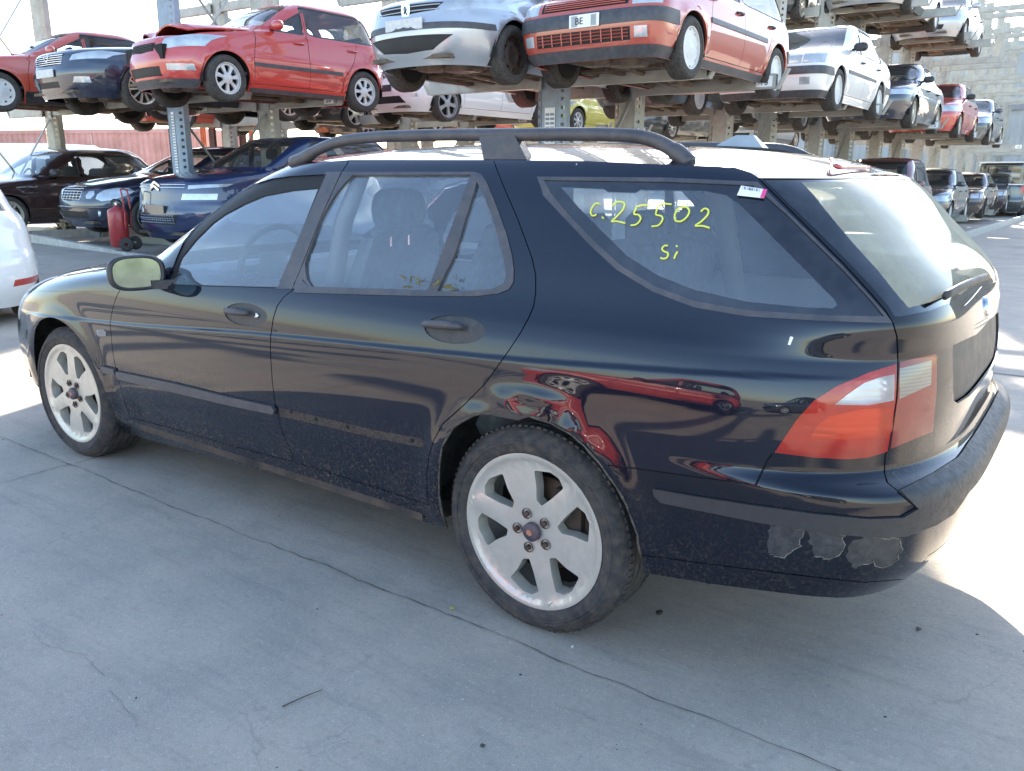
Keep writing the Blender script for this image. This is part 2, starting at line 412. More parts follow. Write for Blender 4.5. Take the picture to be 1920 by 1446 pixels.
# ---------------------------------------------------------------- the estate car in front
_crz = pchip([(-1, .66), (.54, .722), (1.575, .788), (2.63, .838), (3.45, .888), (4, .90)])
_dents = [(2.70, .712, .050, .028, -.005), (2.62, .728, .045, .022, .003), (2.79, .690, .035, .026, -.0045), (2.85, .668, .022, .022, .005), (2.74, .745, .08, .018, .004), (2.53, .700, .06, .03, -.004), (2.90, .66, .03, .05, -.006), (2.95, .56, .03, .03, -.006)]
def hero_disp(x, z):
    x = np.asarray(x, float); z = np.asarray(z, float); d = np.zeros(np.broadcast(x, z).shape)
    for xw in (0., 2.703):
        r = np.hypot(x-xw, z-.315); d = d+.016*np.exp(-((r-.375)/.055)**2)*np.clip((z-.18)/.15, 0, 1)
    d = d+.006/(1+np.exp(-np.clip((_crz(x)-z)/.0022, -30, 30)))*np.clip((x+.6)/.4, 0, 1)*np.clip((3.6-x)/.3, 0, 1)
    for a, b, sx, sz, h in _dents: d = d+h*np.exp(-((x-a)/sx)**2-((z-b)/sz)**2)
    # step out below the bumper / sill line
    d = d-.012*np.exp(-((z-.335)/.05)**2)*np.clip((x-.5)/.1, 0, 1)*np.clip((2.2-x)/.1, 0, 1)
    return d
HT = dict(
 xf=[(.16, -.88), (.25, -.93), (.40, -.965), (.50, -.98), (.60, -.955), (.70, -.90), (.76, -.82), (.82, -.66), (.88, -.40), (.92, -.15), (.95, .08), (.975, .27), (.985, .34), (1.08, .555), (1.20, .76), (1.31, .96), (1.38, 1.13), (1.42, 1.30)],
 xr=[(.16, 3.62), (.30, 3.685), (.40, 3.745), (.52, 3.772), (.59, 3.778), (.615, 3.770), (.630, 3.750), (.645, 3.730), (.665, 3.722), (.80, 3.73), (.94, 3.715), (1.00, 3.70), (1.047, 3.68), (1.2, 3.545), (1.34, 3.40), (1.38, 3.32), (1.42, 3.05)],
 w=[(.16, .79), (.25, .842), (.35, .872), (.5, .886), (.7, .890), (.8, .886), (.88, .874), (.93, .858), (.97, .838), (1.0, .824), (1.1, .786), (1.2, .745), (1.3, .700), (1.36, .662), (1.39, .635), (1.42, .59)],
 Lf=[(.16, .9), (.95, .92), (.985, .62), (1.05, .5), (1.42, .5)],
 nf=[(.16, 3), (.9, 3), (1.05, 2.5), (1.42, 2.5)],
 Lr=[(.16, .75), (1.42, .75)],
 nr=[(.16, 4.), (.62, 4.), (.66, 3.45), (.92, 3.45), (1.02, 4.6), (1.42, 5)])
hs = Shell(HT, disp=hero_disp)
def zm(ox, oy, sc):
    return lambda *p: [(ox+a/sc, oy+b/sc) for a, b in p]
ZA = zm(500, 230, 3.0767); ZB = zm(960, 240, 2.0426); ZC = zm(0, 440, 2.7429); ZD = zm(1180, 560, 2.4514); ZE = zm(780, 640, 2.582); ZF = zm(0, 0, 2.7429)
def hp(px, sm=0, step=7):
    """photo outline -> points on the skin"""
    px = smooth_line(px, sm) if sm else np.array(px, float); px = densify(px, step); return hs.hit(px[:, 0], px[:, 1])

# --- lines
drip = np.vstack([[(0, 1.385), (.4, 1.383), (.70, 1.372)], hp(ZF((1100+200, 905), (1400, 870), (1500, 850), (1620, 836))+ZA((480, 216), (1300, 216), (1846, 222))+ZB((600, 141), (850, 150), (915, 172), (945, 192))), [(2.62, 1.338), (2.8, 1.345), (3, 1.35)]])
top_void = np.vstack([drip, [(3, 1.42), (0, 1.42)]])
arch_r = hp(ZE((150, 900), (118, 790), (112, 650), (122, 540), (150, 460), (200, 403), (280, 362), (400, 349), (500, 352), (600, 376), (700, 421), (800, 490), (870, 570), (930, 650), (990, 740), (1040, 840), (1070, 940), (1098, 1050)), 3)
arch_f = hp(ZC((208, 790), (188, 720), (174, 620), (175, 510), (195, 455), (240, 426), (300, 436), (370, 488), (430, 568), (480, 660), (530, 780), (565, 860), (592, 915)), 3)
sill_lo = hp(ZC((592, 915), (590, 1000), (640, 1022), (900, 1092), (1200, 1172), (1500, 1252), (1920, 1376))+[(760, 964), (812, 984)]+ZE((150, 900),))
bump_lo = hp(ZE((1098, 1050),)+ZD((75, 1262), (400, 1315), (800, 1365), (960, 1376)))
low = np.vstack([[(0, .20), (.3, .20), (.62, .215)], hp(ZC((150, 730), (208, 790))), arch_f, sill_lo, arch_r, bump_lo, [(2.52, .326), (2.62, .330), (2.75, .335), (3, .335)]])
low_void = np.vstack([low, [(3, .16), (0, .16)]])
g_fd_front = hp(ZC((625, 270), (600, 318), (582, 370), (572, 420), (568, 450), (570, 500), (577, 580), (590, 660), (605, 730), (622, 790), (643, 860), (668, 940)))
g_fd_bot = hp(ZC((668, 940), (900, 1000), (1200, 1088), (1505, 1166)))
g_b = hp(ZA((480, 216), (440, 275), (400, 360), (300, 590), (210, 820), (150, 955), (135, 978), (95, 1010), (60, 1060), (38, 1130), (25, 1220))+ZC((1390, 600), (1400, 750), (1415, 870), (1435, 960), (1470, 1060), (1500, 1120), (1505, 1166)))
g_rd_bot = hp(ZC((1505, 1166), (1700, 1226), (1920, 1296))+[(803, 947)])
g_rd_rear = hp(ZA((1310, 222), (1340, 300), (1380, 400), (1420, 490), (1450, 560), (1490, 670), (1530, 780), (1552, 880), (1552, 980), (1540, 1060), (1510, 1130), (1460, 1220), (1400, 1310), (1310, 1438))+ZE((330, 210), (230, 310), (130, 400), (85, 480), (62, 560), (52, 640), (55, 760), (60, 797)))
g_gate = hp(ZB((925, 178), (945, 195), (1050, 300), (1150, 400), (1270, 520), (1370, 630), (1430, 700), (1460, 750), (1474, 800), (1478, 890), (1478, 902))+ZD((1234, 330), (1228, 460), (1205, 600), (1190, 690), (1176, 720), (1172, 800), (1185, 845), (1235, 885)))
g_bump = hp(ZE((930, 600), (1100, 620), (1601, 690))+ZD((300, 805), (585, 857), (612, 800), (640, 740), (662, 712)))
shelf_in = np.vstack([hp(ZD((1235, 885), (1400, 800), (1500, 735))), [(2.80, .640), (3, .640)]])
drip_g = hp(ZA((140, 235), (480, 216), (1300, 216), (1846, 222))+ZB((600, 141), (850, 150), (915, 172)))
bonnet_g = np.vstack([hp(ZC((640, 296), (400, 292), (205, 290), (165, 300))), [(.55, .765), (.3, .765), (0, .77)]])
cowl_g = np.array([(0, .978), (.5, .972), (.8, .958), (.97, .94)])

# --- glass and frames
fw_out = hp(ZF((868, 1430), (905, 1330), (945, 1238), (1000, 1172), (1100, 1085), (1200, 1005), (1300, 948), (1400, 918), (1500, 905), (1680, 896))+ZA((60, 957),)+ZC((1200, 270), (850, 262), (868, 240)))
fw_in = hp(ZF((890, 1422), (925, 1325), (1000, 1230), (1090, 1140), (1150, 1098), (1250, 1045), (1350, 1004), (1500, 975), (1632, 962))+ZA((66, 945),)+ZC((1200, 262), (885, 254)))
b_trim = hp(ZA((345, 286), (443, 284), (500, 287), (495, 305), (262, 948), (246, 962), (50, 960)))
rw_out = hp(ZA((495, 287), (1200, 287), (1240, 300), (1272, 345), (1335, 500), (1385, 640), (1418, 770), (1428, 850), (1425, 920), (1400, 962), (1340, 988), (1200, 1003), (900, 1002), (600, 995), (158, 982), (150, 950), (246, 950)))
rw_in = hp(ZA((497, 306), (1180, 303), (932, 968), (264, 948)))
rq_in = hp(ZA((1213, 345), (1240, 385), (1290, 510), (1335, 650), (1370, 790), (1384, 880), (1370, 930), (1300, 962), (1100, 975), (988, 974)))
qw_out = hp(ZB((95, 187), (600, 191), (850, 203), (940, 207), (1050, 316), (1150, 414), (1270, 534), (1370, 644), (1430, 712), (1458, 748), (1200, 740), (900, 722), (700, 688), (540, 628), (400, 543), (300, 450), (200, 345), (120, 260)))
qw_frit = hp(ZB((122, 200), (600, 207), (850, 217), (925, 222), (1050, 330), (1150, 428), (1270, 546), (1370, 655), (1425, 722), (1200, 718), (900, 698), (700, 664), (550, 608), (415, 525), (315, 432), (220, 335), (150, 250)))
qw_in = hp(ZB((185, 225), (350, 232), (365, 243), (470, 246), (490, 235), (740, 240), (820, 255), (870, 290), (1000, 420), (1150, 570), (1235, 655), (1246, 678), (1230, 690), (1100, 685), (900, 665), (700, 620), (560, 565), (440, 490), (330, 380), (250, 300)))
handle_f = hp([(461+40*math.cos(a), 590+21.5*math.sin(a)+4*math.cos(a)) for a in np.linspace(0, 2*math.pi, 28)])
handle_r = hp([(853+57*math.cos(a), 618+27*math.sin(a)+3*math.cos(a)) for a in np.linspace(0, 2*math.pi, 28)])
indic = hp(ZC((500, 490), (535, 488), (547, 500), (546, 522), (510, 524), (500, 512)))
mould_fd = hp(ZC((608, 702), (900, 762), (1200, 836), (1408, 880), (1422, 900), (1416, 922), (1200, 878), (900, 808), (620, 742), (606, 722)))
mould_fe = hp(ZC((532, 675), (594, 690), (602, 722), (540, 710), (528, 695)))
mould_rd = hp(ZC((1432, 890),)+[(600, 782), (700, 806), (790, 822), (797, 830), (792, 840), (700, 822), (600, 798)]+ZC((1436, 936),))
mould_rb = np.vstack([hp(ZD((112, 872), (300, 905), (560, 945), (850, 985), (1100, 1009), (1250, 1003), (1320, 962), (1235, 885), (1400, 800), (1500, 735))), [(2.80, .640), (3, .640), (3, .552), (2.82, .556), (2.70, .560)], hp(ZD((1480, 985), (1400, 1036), (1262, 1088), (1150, 1094), (900, 1074), (600, 1026), (300, 966), (150, 936), (118, 905)))])
rb_groove = np.vstack([hp(ZD((62, 1180), (400, 1225), (850, 1280), (1080, 1305), (1260, 1290))), [(2.62, .415), (3, .41)]])
lamp_o = hp(ZD((1228, 300), (1100, 340), (950, 405), (850, 470), (770, 560), (710, 650), (672, 708), (850, 730), (1000, 738), (1100, 730), (1186, 702), (1203, 600), (1224, 460)))
lamp_o_w = hp(ZD((1218, 348), (1150, 362), (1080, 388), (1010, 436), (945, 488), (1100, 490), (1216, 468)))
lamp_i = hp(ZD((1242, 292), (1410, 252), (1413, 330), (1410, 430), (1394, 610), (1200, 690), (1212, 600), (1232, 460)))
lamp_i_g = hp(ZD((1242, 322), (1388, 284), (1386, 395), (1240, 462)))
gate_glass = np.vstack([hp(ZB((962, 196), (1430, 192))), [(2.80, 1.335), (3, 1.338), (3, 1.035), (2.75, 1.020)], hp(ZB((1700, 660), (1600, 700), (1490, 722), (1466, 722), (1440, 680), (1380, 610), (1280, 505), (1160, 385), (1060, 290)))])
gate_clear = np.vstack([hp(ZB((1110, 205), (1430, 200))), [(2.80, 1.318), (3, 1.32), (3, 1.06), (2.75, 1.047)], hp(ZB((1700, 630), (1600, 668), (1522, 688), (1480, 640), (1400, 540), (1300, 430), (1200, 310)))])
ws = np.vstack([[(0, 1.372), (.40, 1.370), (.66, 1.355), (.76, 1.30), (.80, 1.20), (.82, 1.10), (.84, 1.02), (.80, .985), (.4, .992), (0, .995)]])
plate_rec = np.vstack([hp(ZD((1487, 215), (1595, 165))), [(2.90, .935), (3, .938), (3, .775), (2.90, .775)], hp(ZD((1560, 450), (1510, 482), (1492, 470), (1487, 400)))])
scrape = [hp(ZD((650, 1040), (780, 1055), (790, 1090), (775, 1150), (700, 1190), (640, 1165), (632, 1110)), 3, 4), hp(ZD((822, 1065), (975, 1085), (985, 1130), (970, 1175), (920, 1195), (860, 1180), (825, 1120)), 3, 4),
          hp(ZD((1010, 1135), (1060, 1100), (1180, 1100), (1245, 1110), (1250, 1160), (1215, 1215), (1150, 1240), (1110, 1215), (1045, 1240), (1020, 1225), (1000, 1180)), 3, 4)]
head_l = hs.front([(.42, .66), (.84, .68), (.84, .76), (.75, .775), (.42, .745)])
grille = hs.front([(0, .60), (.34, .62), (.36, .735), (0, .745)]); intake = hs.front([(0, .30), (.5, .31), (.52, .42), (0, .43)])
badge = hp([(1843+6*math.cos(a), 585+24*math.sin(a)) for a in np.linspace(0, 2*math.pi, 20)])
brakelight = np.vstack([hp(ZB((1213, 120), (1222, 118), (1248, 148), (1362, 152), (1362, 162), (1238, 158)))])

_rs = np.random.RandomState(4)
for i_ in range(3):
    q = close(scrape[i_]); q = densify([tuple(v) for v in q], .008)[:-1]; q = q+_rs.normal(0, 1, q.shape)*[.0022, .0022]; scrape[i_] = q
lens_mid = hp(ZD((920, 540), (1060, 510), (1214, 500), (1208, 600), (1190, 640), (1000, 650), (832, 640), (868, 580)))
gp = .0020
G = [strip(hs, l, gp) for l in (g_fd_front, g_fd_bot, g_b, g_rd_bot, g_rd_rear, g_gate, g_bump, shelf_in, bonnet_g, cowl_g)]+[strip(hs, l, .0018) for l in (drip_g, rb_groove)]
fdoor = np.vstack([g_fd_front, g_fd_bot, g_b[::-1], hp(ZF((1800, 832), (1620, 840), (1500, 862), (1400, 884), (1300, 922), (1200, 978), (1100, 1055), (1000, 1135), (900, 1225), (830, 1330), (740, 1430)))])
rdoor = np.vstack([g_b, g_rd_bot, g_rd_rear[::-1]])
gate = np.vstack([g_gate, shelf_in, [(3, 1.36), (2.7, 1.36)], drip[-4:][::-1]])
rbump = np.vstack([g_bump, hp(ZD((662, 712), (850, 733), (1000, 741), (1100, 733), (1190, 702))), g_gate[-8:], shelf_in, [(3, .16)], [(2.3, .16)], hp(ZE((1098, 1050), (930, 600)))])
fbump = np.vstack([[(0, .60), (.45, .60)], hp(ZC((100, 540), (160, 600), (178, 620), (188, 720), (208, 790))), [(.9, .16), (0, .16)]])
bonnet = np.vstack([bonnet_g, [(0, .985)], cowl_g])

polys = [('void', top_void), ('void', low_void), ('tail_lamp', lamp_o_w), ('lens_mid', lens_mid), ('lens_red', lamp_o), ('lens_grey', lamp_i_g), ('lens_red2', lamp_i)]
polys += [('gap', g) for g in G]
polys += [('mould_fd', mould_fd), ('mould_fe', mould_fe), ('mould_rd', mould_rd), ('mould_rb', mould_rb),
 ('handle_f', handle_f), ('handle_r', handle_r), ('indicator', indic),
 ('glass_fd', fw_in), ('rub_fd', fw_out), ('glass_rd', rw_in), ('glass_rq', rq_in), ('rub_rd', rw_out), ('b_trim', b_trim),
 ('glass_q', qw_in), ('frit_q', qw_frit), ('rub_q', qw_out),
 ('glass_t', gate_clear), ('frit_t', gate_glass), ('plate_rec', plate_rec), ('ws', ws)]
polys += [('chip%d' % i_, strip(hs, np.vstack([p_, p_[:1]])[int(len(p_)*.15):int(len(p_)*.80)], .0012)) for i_, p_ in enumerate(scrape)]
polys += [('scrape', p) for p in scrape]
polys += [('head', head_l), ('grille', grille), ('intake', intake), ('fdoor', fdoor), ('rdoor', rdoor), ('gate', gate), ('rbump', rbump), ('fbump', fbump), ('bonnet', bonnet)]
xs = np.linspace(-.3, 3.3, 80); cz = _crz(xs)
ex = []
for dz in (.010, .004, 0, -.004, -.010): ex.append(np.stack([hs.inv(xs, hs.yout(xs, cz+dz), cz+dz), cz+dz], -1))
gS = np.concatenate([np.linspace(0, 1, 26), np.linspace(1, 2, 90)[1:], np.linspace(2, 3, 120)[1:]])
gz = np.unique(np.round(np.concatenate([np.arange(.16, .60, .016), np.arange(.60, .618, .004), np.arange(.618, .650, .0025), np.arange(.650, .66, .004), np.arange(.66, .76, .012), np.arange(.76, 1.0, .008), np.arange(1.0, 1.34, .016), np.arange(1.34, 1.42, .006), [1.42]]), 4))
HV, HF = panelize(hs, gS, gz, polys, ex, fine=.018)

P_hero = paint('estate_paint', (.0018, .005, .015), cior=1.52, dirt=.05, lowdirt=.60, rough=.3, spots=.09, ztop=.62, dustc=(.20, .155, .10))
P_bump = paint('bumper_paint', (.0018, .004, .011), cior=1.5, dirt=.05, lowdirt=.24, rough=.3, spots=.08, ztop=.62, dustc=(.24, .20, .14))
P_gateg = paint('tailgate_paint', (.003, .005, .010), cior=1.45, dirt=.10, lowdirt=.7, rough=.3, spots=.04, ztop=.8, dustc=(.25, .22, .16))
P_frit = simple('black_glass_border', (.004, .005, .008), .06, var=0, coat=1, dirt=.06, dcol=(.3, .3, .3))
def lens(name, col, rough=.12):
    m, N, L, P = new_mat(name); tc = N.new('ShaderNodeTexCoord'); wv = N.new('ShaderNodeTexWave'); wv.bands_direction = 'Z'; wv.inputs['Scale'].default_value = 38; wv.inputs['Distortion'].default_value = .2
    L.new(tc.outputs['Object'], wv.inputs['Vector']); n = nz(N, L, 9, 5)
    c = mixc(N, L, ramp(N, L, wv.outputs['Fac'], [(0, 0.), (1, 1.)]), tuple(x*.72 for x in col), col)
    c = mixc(N, L, mth(N, L, 'MULTIPLY', n, .06), c, (.5, .42, .38)); L.new(c, P.inputs['Base Color'])
    P.inputs['Roughness'].default_value = rough+.1; P.inputs['Transmission Weight'].default_value = .0; P.inputs['Coat Weight'].default_value = 1; P.inputs['Coat Roughness'].default_value = rough*.5
    P.inputs['Subsurface Weight'].default_value = 0; return m
def tlens(name, tint, mixv=.5):
    m, N, L, P = new_mat(name); out = N['Material Output']; P.inputs['Base Color'].default_value = (*tint, 1); P.inputs['Roughness'].default_value = .12; P.inputs['Coat Weight'].default_value = 1; P.inputs['Coat Roughness'].default_value = .02
    tr = N.new('ShaderNodeBsdfTransparent'); tr.inputs[0].default_value = (*[min(1, t**.35+.1*(t > .3)) for t in tint], 1); mx = N.new('ShaderNodeMixShader')
    mx.inputs[0].default_value = 1-mixv; L.new(tr.outputs[0], mx.inputs[1]); L.new(P.outputs[0], mx.inputs[2]); L.new(mx.outputs[0], out.inputs[0]); return m
M_refl = simple('lamp_reflector', (.70, .70, .68), .25, metal=.6, var=.25, scale=26)
L_red = tlens('lens_red', (.42, .018, .010), .36); L_mid = tlens('lens_orange_red', (.62, .05, .018), .5); L_clear = tlens('lens_clear', (.62, .62, .60), .6); L_grey = lens('lens_smoked', (.20, .18, .15)); L_amber = lens('lens_amber', (.65, .25, .03))
L_head = simple('headlamp_glass', (.55, .57, .58), .12, metal=.3, var=.35, scale=14, coat=1)
M_mesh = simple('grille_dark', (.012, .012, .013), .6, var=.3)
M_dirtm = simple('dirt_strip', (.018, .015, .013), .7, var=.6, scale=50, dirt=.7, dcol=(.16, .12, .085), bmp=.5)
M_scr = simple('scraped_bumper', (.030, .031, .034), .45, var=.2, scale=18, dirt=.3, dcol=(.15, .15, .14), bmp=.3)
M_grey = simple('bumper_top_grey', (.032, .033, .036), .48, var=.15, scale=20, dirt=.5, dcol=(.035, .03, .026), bmp=.25)

hero = tag(empty('estate_car', (0, 0, 0)), 'large blue-black estate car with silver rims and yellow chalk writing on its side window', 'car')
def ho(reg, name, mat, off=0, sides='pair', skirt=.006, parent=None, label=None):
    if reg not in HF: print('EMPTY REGION', reg); return None
    if sides == 'pair':
        a = region_obj(hs, HV, HF[reg], name, mat, parent or hero, off, 'left', skirt); region_obj(hs, HV, HF[reg], name, mat, hero, off, 'right', skirt)
    else: a = region_obj(hs, HV, HF[reg], name, mat, parent or hero, off, sides, skirt)
    if label: a['label'] = label
    return a
body = ho('rest', 'body_side', P_hero)
d1 = ho('fdoor', 'front_door', P_hero); d2 = ho('rdoor', 'rear_door', P_hero)
gt = ho('gate', 'tailgate', P_gateg, sides='both'); rb = ho('rbump', 'rear_bumper', P_bump, sides='both'); fb = ho('fbump', 'front_bumper', P_hero, sides='both'); bn = ho('bonnet', 'bonnet', P_hero, sides='both')
ho('gap', 'panel_seam', M_gap, -.0045, 'pair', 0)
ho('tail_lamp', 'reversing_lens', L_clear, .001, 'pair', .004); tl = ho('lens_red', 'tail_lamp', L_red, .001, 'pair', .012)
def ribs(regs):
    m = MB()
    for rg in regs:
        F_ = HF[rg]; idx, inv = np.unique(F_, return_inverse=True); S_, z_ = HV[idx, 0], HV[idx, 1]; N_ = hs.N(S_, z_); off = .020+.006*np.abs(((z_*55) % 1)*2-1)+.012*np.exp(-((S_-2.40)/.05)**2)
        Pp = hs.P(S_, z_)-N_*off[:, None]; m.add([tuple(v) for v in Pp], [tuple(f) for f in inv.reshape(-1, 3)])
    return m
rf_ = ribs(('tail_lamp', 'lens_mid', 'lens_red', 'lens_red2')).build('lamp_reflector', M_refl, hero, True)
ho('lens_mid', 'brake_lens', L_mid, .001, 'pair', .004); ho('lens_grey', 'fog_lens', L_grey, .001, 'pair', .004); ho('lens_red2', 'inner_tail_lamp', tlens('lens_dull_red', (.26, .030, .022), .25), .001, 'pair', .012)
ho('mould_fd', 'side_moulding', M_trim, .012, 'left', .014, d1); ho('mould_fe', 'side_moulding', M_trim, .012, 'left', .014); region_obj(hs, HV, HF['mould_fd'], 'side_moulding', M_trim, hero, .012, 'right', .014)
ho('mould_rd', 'moulding_channel', M_dirtm, -.002, 'left', 0, d2, 'dirty channel where the moulding is missing')
region_obj(hs, HV, HF['mould_rd'], 'side_moulding', M_trim, hero, .012, 'right', .014)
ho('mould_rb', 'bumper_strip', M_grey, .007, 'both', .012, rb)
ho('handle_f', 'handle_recess', M_black, -.004, 'left', 0, d1); ho('handle_r', 'handle_recess', M_black, -.004, 'left', 0, d2)
for q in ('handle_f', 'handle_r'): region_obj(hs, HV, HF[q], 'handle_recess', M_black, hero, -.004, 'right', 0)
ho('indicator', 'side_indicator', L_clear, .003, 'pair', .006)
ho('glass_fd', 'front_door_window', M_glass, -.010, 'pair', 0); ho('rub_fd', 'window_seal', simple('inner_seal_black', (.006, .006, .006), .7, var=.2), -.006, 'pair', .010)
ho('glass_rd', 'rear_door_window', M_glass, -.006, 'pair', 0); ho('glass_rq', 'quarter_light', M_glass, -.006, 'pair', 0); ho('rub_rd', 'window_frame', M_trim, .003, 'pair', .010)
ho('b_trim', 'door_pillar_trim', M_trim, .002, 'pair', .006)
qg = ho('glass_q', 'rear_side_window', M_glass, -.002, 'pair', 0); ho('frit_q', 'window_border', P_frit, -.002, 'pair', .004); ho('rub_q', 'window_rubber', M_trim, .001, 'pair', .006)
M_glass_t = glass('dust_and_glare_glass', tint=(.9, .9, .85), dust=.68, dustc=(.82, .78, .58))  # dust made thick and pale yellow, also painting sun glare on the pane
tg = ho('glass_t', 'rear_window', M_glass_t, -.002, 'both', 0, gt); ho('frit_t', 'rear_window_border', P_frit, -.002, 'both', .004, gt)
ho('plate_rec', 'plate_recess', M_black, -.012, 'both', .0, gt); ho('ws', 'windscreen', M_glass, 0, 'both', 0)
ho('scrape', 'scraped_patch', M_scr, -.001, 'left', .003, rb, 'scraped bare patches on the bumper corner')
region_obj(hs, HV, HF['scrape'], 'bumper_side', P_bump, rb, 0, 'right', 0)
M_chip = simple('chipped_edge', (.16, .15, .12), .6, var=.6, scale=80)
for i_ in range(3):
    F_ = HF['chip%d' % i_]; region_obj(hs, HV, F_, 'paint_chip_edge', M_chip, rb, 0); region_obj(hs, HV, F_, 'bumper_side', P_bump, rb, 0, 'right', 0)
ho('head', 'headlight', L_head, -.002, 'pair', .01); ho('grille', 'grille', M_mesh, -.01, 'both', .01, fb); ho('intake', 'air_intake', M_mesh, -.01, 'both', .01, fb)

def hpt(px, py, off=0.):
    q = hs.hit([px], [py]); return (hs.P(q[:, 0], q[:, 1])+hs.N(q[:, 0], q[:, 1])*off)[0], hs.N(q[:, 0], q[:, 1])[0]
m = MB(); ar = arch_r[::2]; Pa = hs.P(ar[:, 0], ar[:, 1])+hs.N(ar[:, 0], ar[:, 1])*.0; rr_ = np.random.RandomState(2)
m.tube([tuple(p+rr_.normal(0, .0012, 3)) for p in Pa], [float(.002+.003*rr_.rand()) for _ in Pa], 5); m.build('rusty_arch_lip', simple('arch_lip', (.085, .070, .052), .85, var=.6, scale=70, bmp=.4), hero, True)
# --- roof
def build_roof():
    dS = drip; pr = hs.P(dS[:, 0], dS[:, 1]); xs_, ys_, zs_ = pr[:, 0], -pr[:, 1], pr[:, 2]
    # top outline as closed fan of rings shrinking to a crowned centre line
    n = len(xs_); xa, xb = xs_.min(), xs_.max(); ZC_ = pchip([(xa, zs_[0]), (1.35, 1.425), (1.7, 1.447), (2.1, 1.458), (2.6, 1.450), (3.0, 1.425), (3.25, 1.395), (xb, zs_[-1])])
    R_ = 26; V = []; F = []
    for i in range(n):
        for k in range(R_+1):
            t = k/R_; y = ys_[i]*(1-t); x = xs_[i]; s = 1-t
            z = zs_[i]+(ZC_(x)-zs_[i])*(1-s**3.2)
            V.append((x, -y, z))
    # columns share x only locally; use section grid along the outline
    for i in range(n-1):
        for k in range(R_): a = i*(R_+1)+k; F.append((a, a+R_+1, a+R_+2, a+1))
    b = len(V); V2 = [(x, -y, z) for x, y, z in V]; F2 = [tuple(reversed([i+b for i in f])) for f in F]
    o = mesh_obj('roof', V+V2, F+F2, P_hero, hero, True)
    return o
build_roof()
# --- roof rails
rail_px = ZA((150, 232), (215, 205), (300, 155), (400, 115), (500, 96), (650, 82), (800, 77), (1000, 72), (1300, 70), (1846, 67))+ZB((400, 27), (480, 32), (545, 48), (600, 74), (645, 104), (680, 138))
def rail(sgn):
    m = MB(); pts = smooth_line([onY(x, y, -.60) for x, y in rail_px], 4)
    pts = [Vector((p[0], sgn*(-.60-.0), p[2])) for p in pts]; n = len(pts)
    r = [.020 if 6 < i < n-7 else .024 for i in range(n)]
    m.tube(pts, r, 10, flat=.9); o = m.build('roof_rail', M_trim, hero, True)
    m = MB()
    c = onY(*ZA((1345, 97))[0], -.60); d = onY(*ZA((1400, 210))[0], -.61)
    for (a, b, wa, wb) in ((c, d, .068, .085),):
        V = []
        for p, w_ in ((a, wa), (b, wb)):
            for (dx, dy) in ((-w_, -.018), (w_, -.018), (w_, .018), (-w_, .018)): V.append((p[0]+dx, sgn*(p[1]+dy), p[2]-(.01 if p is b else -.01)))
        m.add(V, [(0, 1, 5, 4), (1, 2, 6, 5), (2, 3, 7, 6), (3, 0, 4, 7), (3, 2, 1, 0), (4, 5, 6, 7)])
    m.build('rail_foot', M_trim, o)
for s_ in (1, -1): rail(s_)
# antenna fin
m = MB(); ap = onY(1397, 275, .05); m.add([(ap[0]-.09, -.03+.05, 1.445), (ap[0]+.07, -.03+.05, 1.435), (ap[0]+.07, .08, 1.435), (ap[0]-.09, .08, 1.445), (ap[0]-.03, .04, 1.478), (ap[0]+.03, .04, 1.476), (ap[0]+.03, .06, 1.476), (ap[0]-.03, .06, 1.478)], [(0, 1, 5, 4), (1, 2, 6, 5), (2, 3, 7, 6), (3, 0, 4, 7), (4, 5, 6, 7)])
m.build('roof_aerial', simple('aerial_grey', (.35, .37, .38), .5), hero)
# third brake light bar lying on the spoiler
m = MB(); bl = [hpt(*q, .004)[0] for q in ZB((1222, 128), (1232, 146), (1250, 155), (1300, 156), (1362, 158))]; bl = smooth_line(bl, 4); m.tube(bl, .007, 8)
m.build('high_brake_light', simple('brake_light_red', (.45, .05, .05), .25, coat=1), gt, True)
# --- badge, plate
c, n_ = hpt(1842, 585, .004); m = MB(); q = Vector(n_).to_track_quat('Y', 'Z').to_matrix()
m.lathe([(0, .004), (.030, .004), (.034, 0), (.034, -.006)], 28); m.V = [tuple(q @ Vector(v)+Vector((c[0], 0, c[2]))) for v in m.V]; m.build('badge', M_chrome, gt, True)
# --- door handles
def handle(cx, cy, wx, par, lock):
    m = MB(); pts = []
    for t in np.linspace(-1, 1, 13):
        p, n_ = hpt(cx+wx*t*.98-4, cy-5+3*t, .006+.026*(1-t**4)); pts.append(p)
    m.tube(pts, [.009+.004*(1-t*t) for t in np.linspace(-1, 1, 13)], 10, flat=.8)
    o = m.build('door_handle', M_trim, par, True)
    if lock:
        p, n_ = hpt(cx+wx+7, cy+2, .003); m = MB(); m.lathe([(0, 0), (.009, 0), (.010, -.004)], 14); qq = Vector(n_).to_track_quat('Y', 'Z').to_matrix(); m.V = [tuple(qq @ Vector(v)+Vector(p)) for v in m.V]
        m.build('door_lock', M_chrome, o, True)
handle(452, 590, 22, d1, True); handle(838, 617, 38, d2, False)
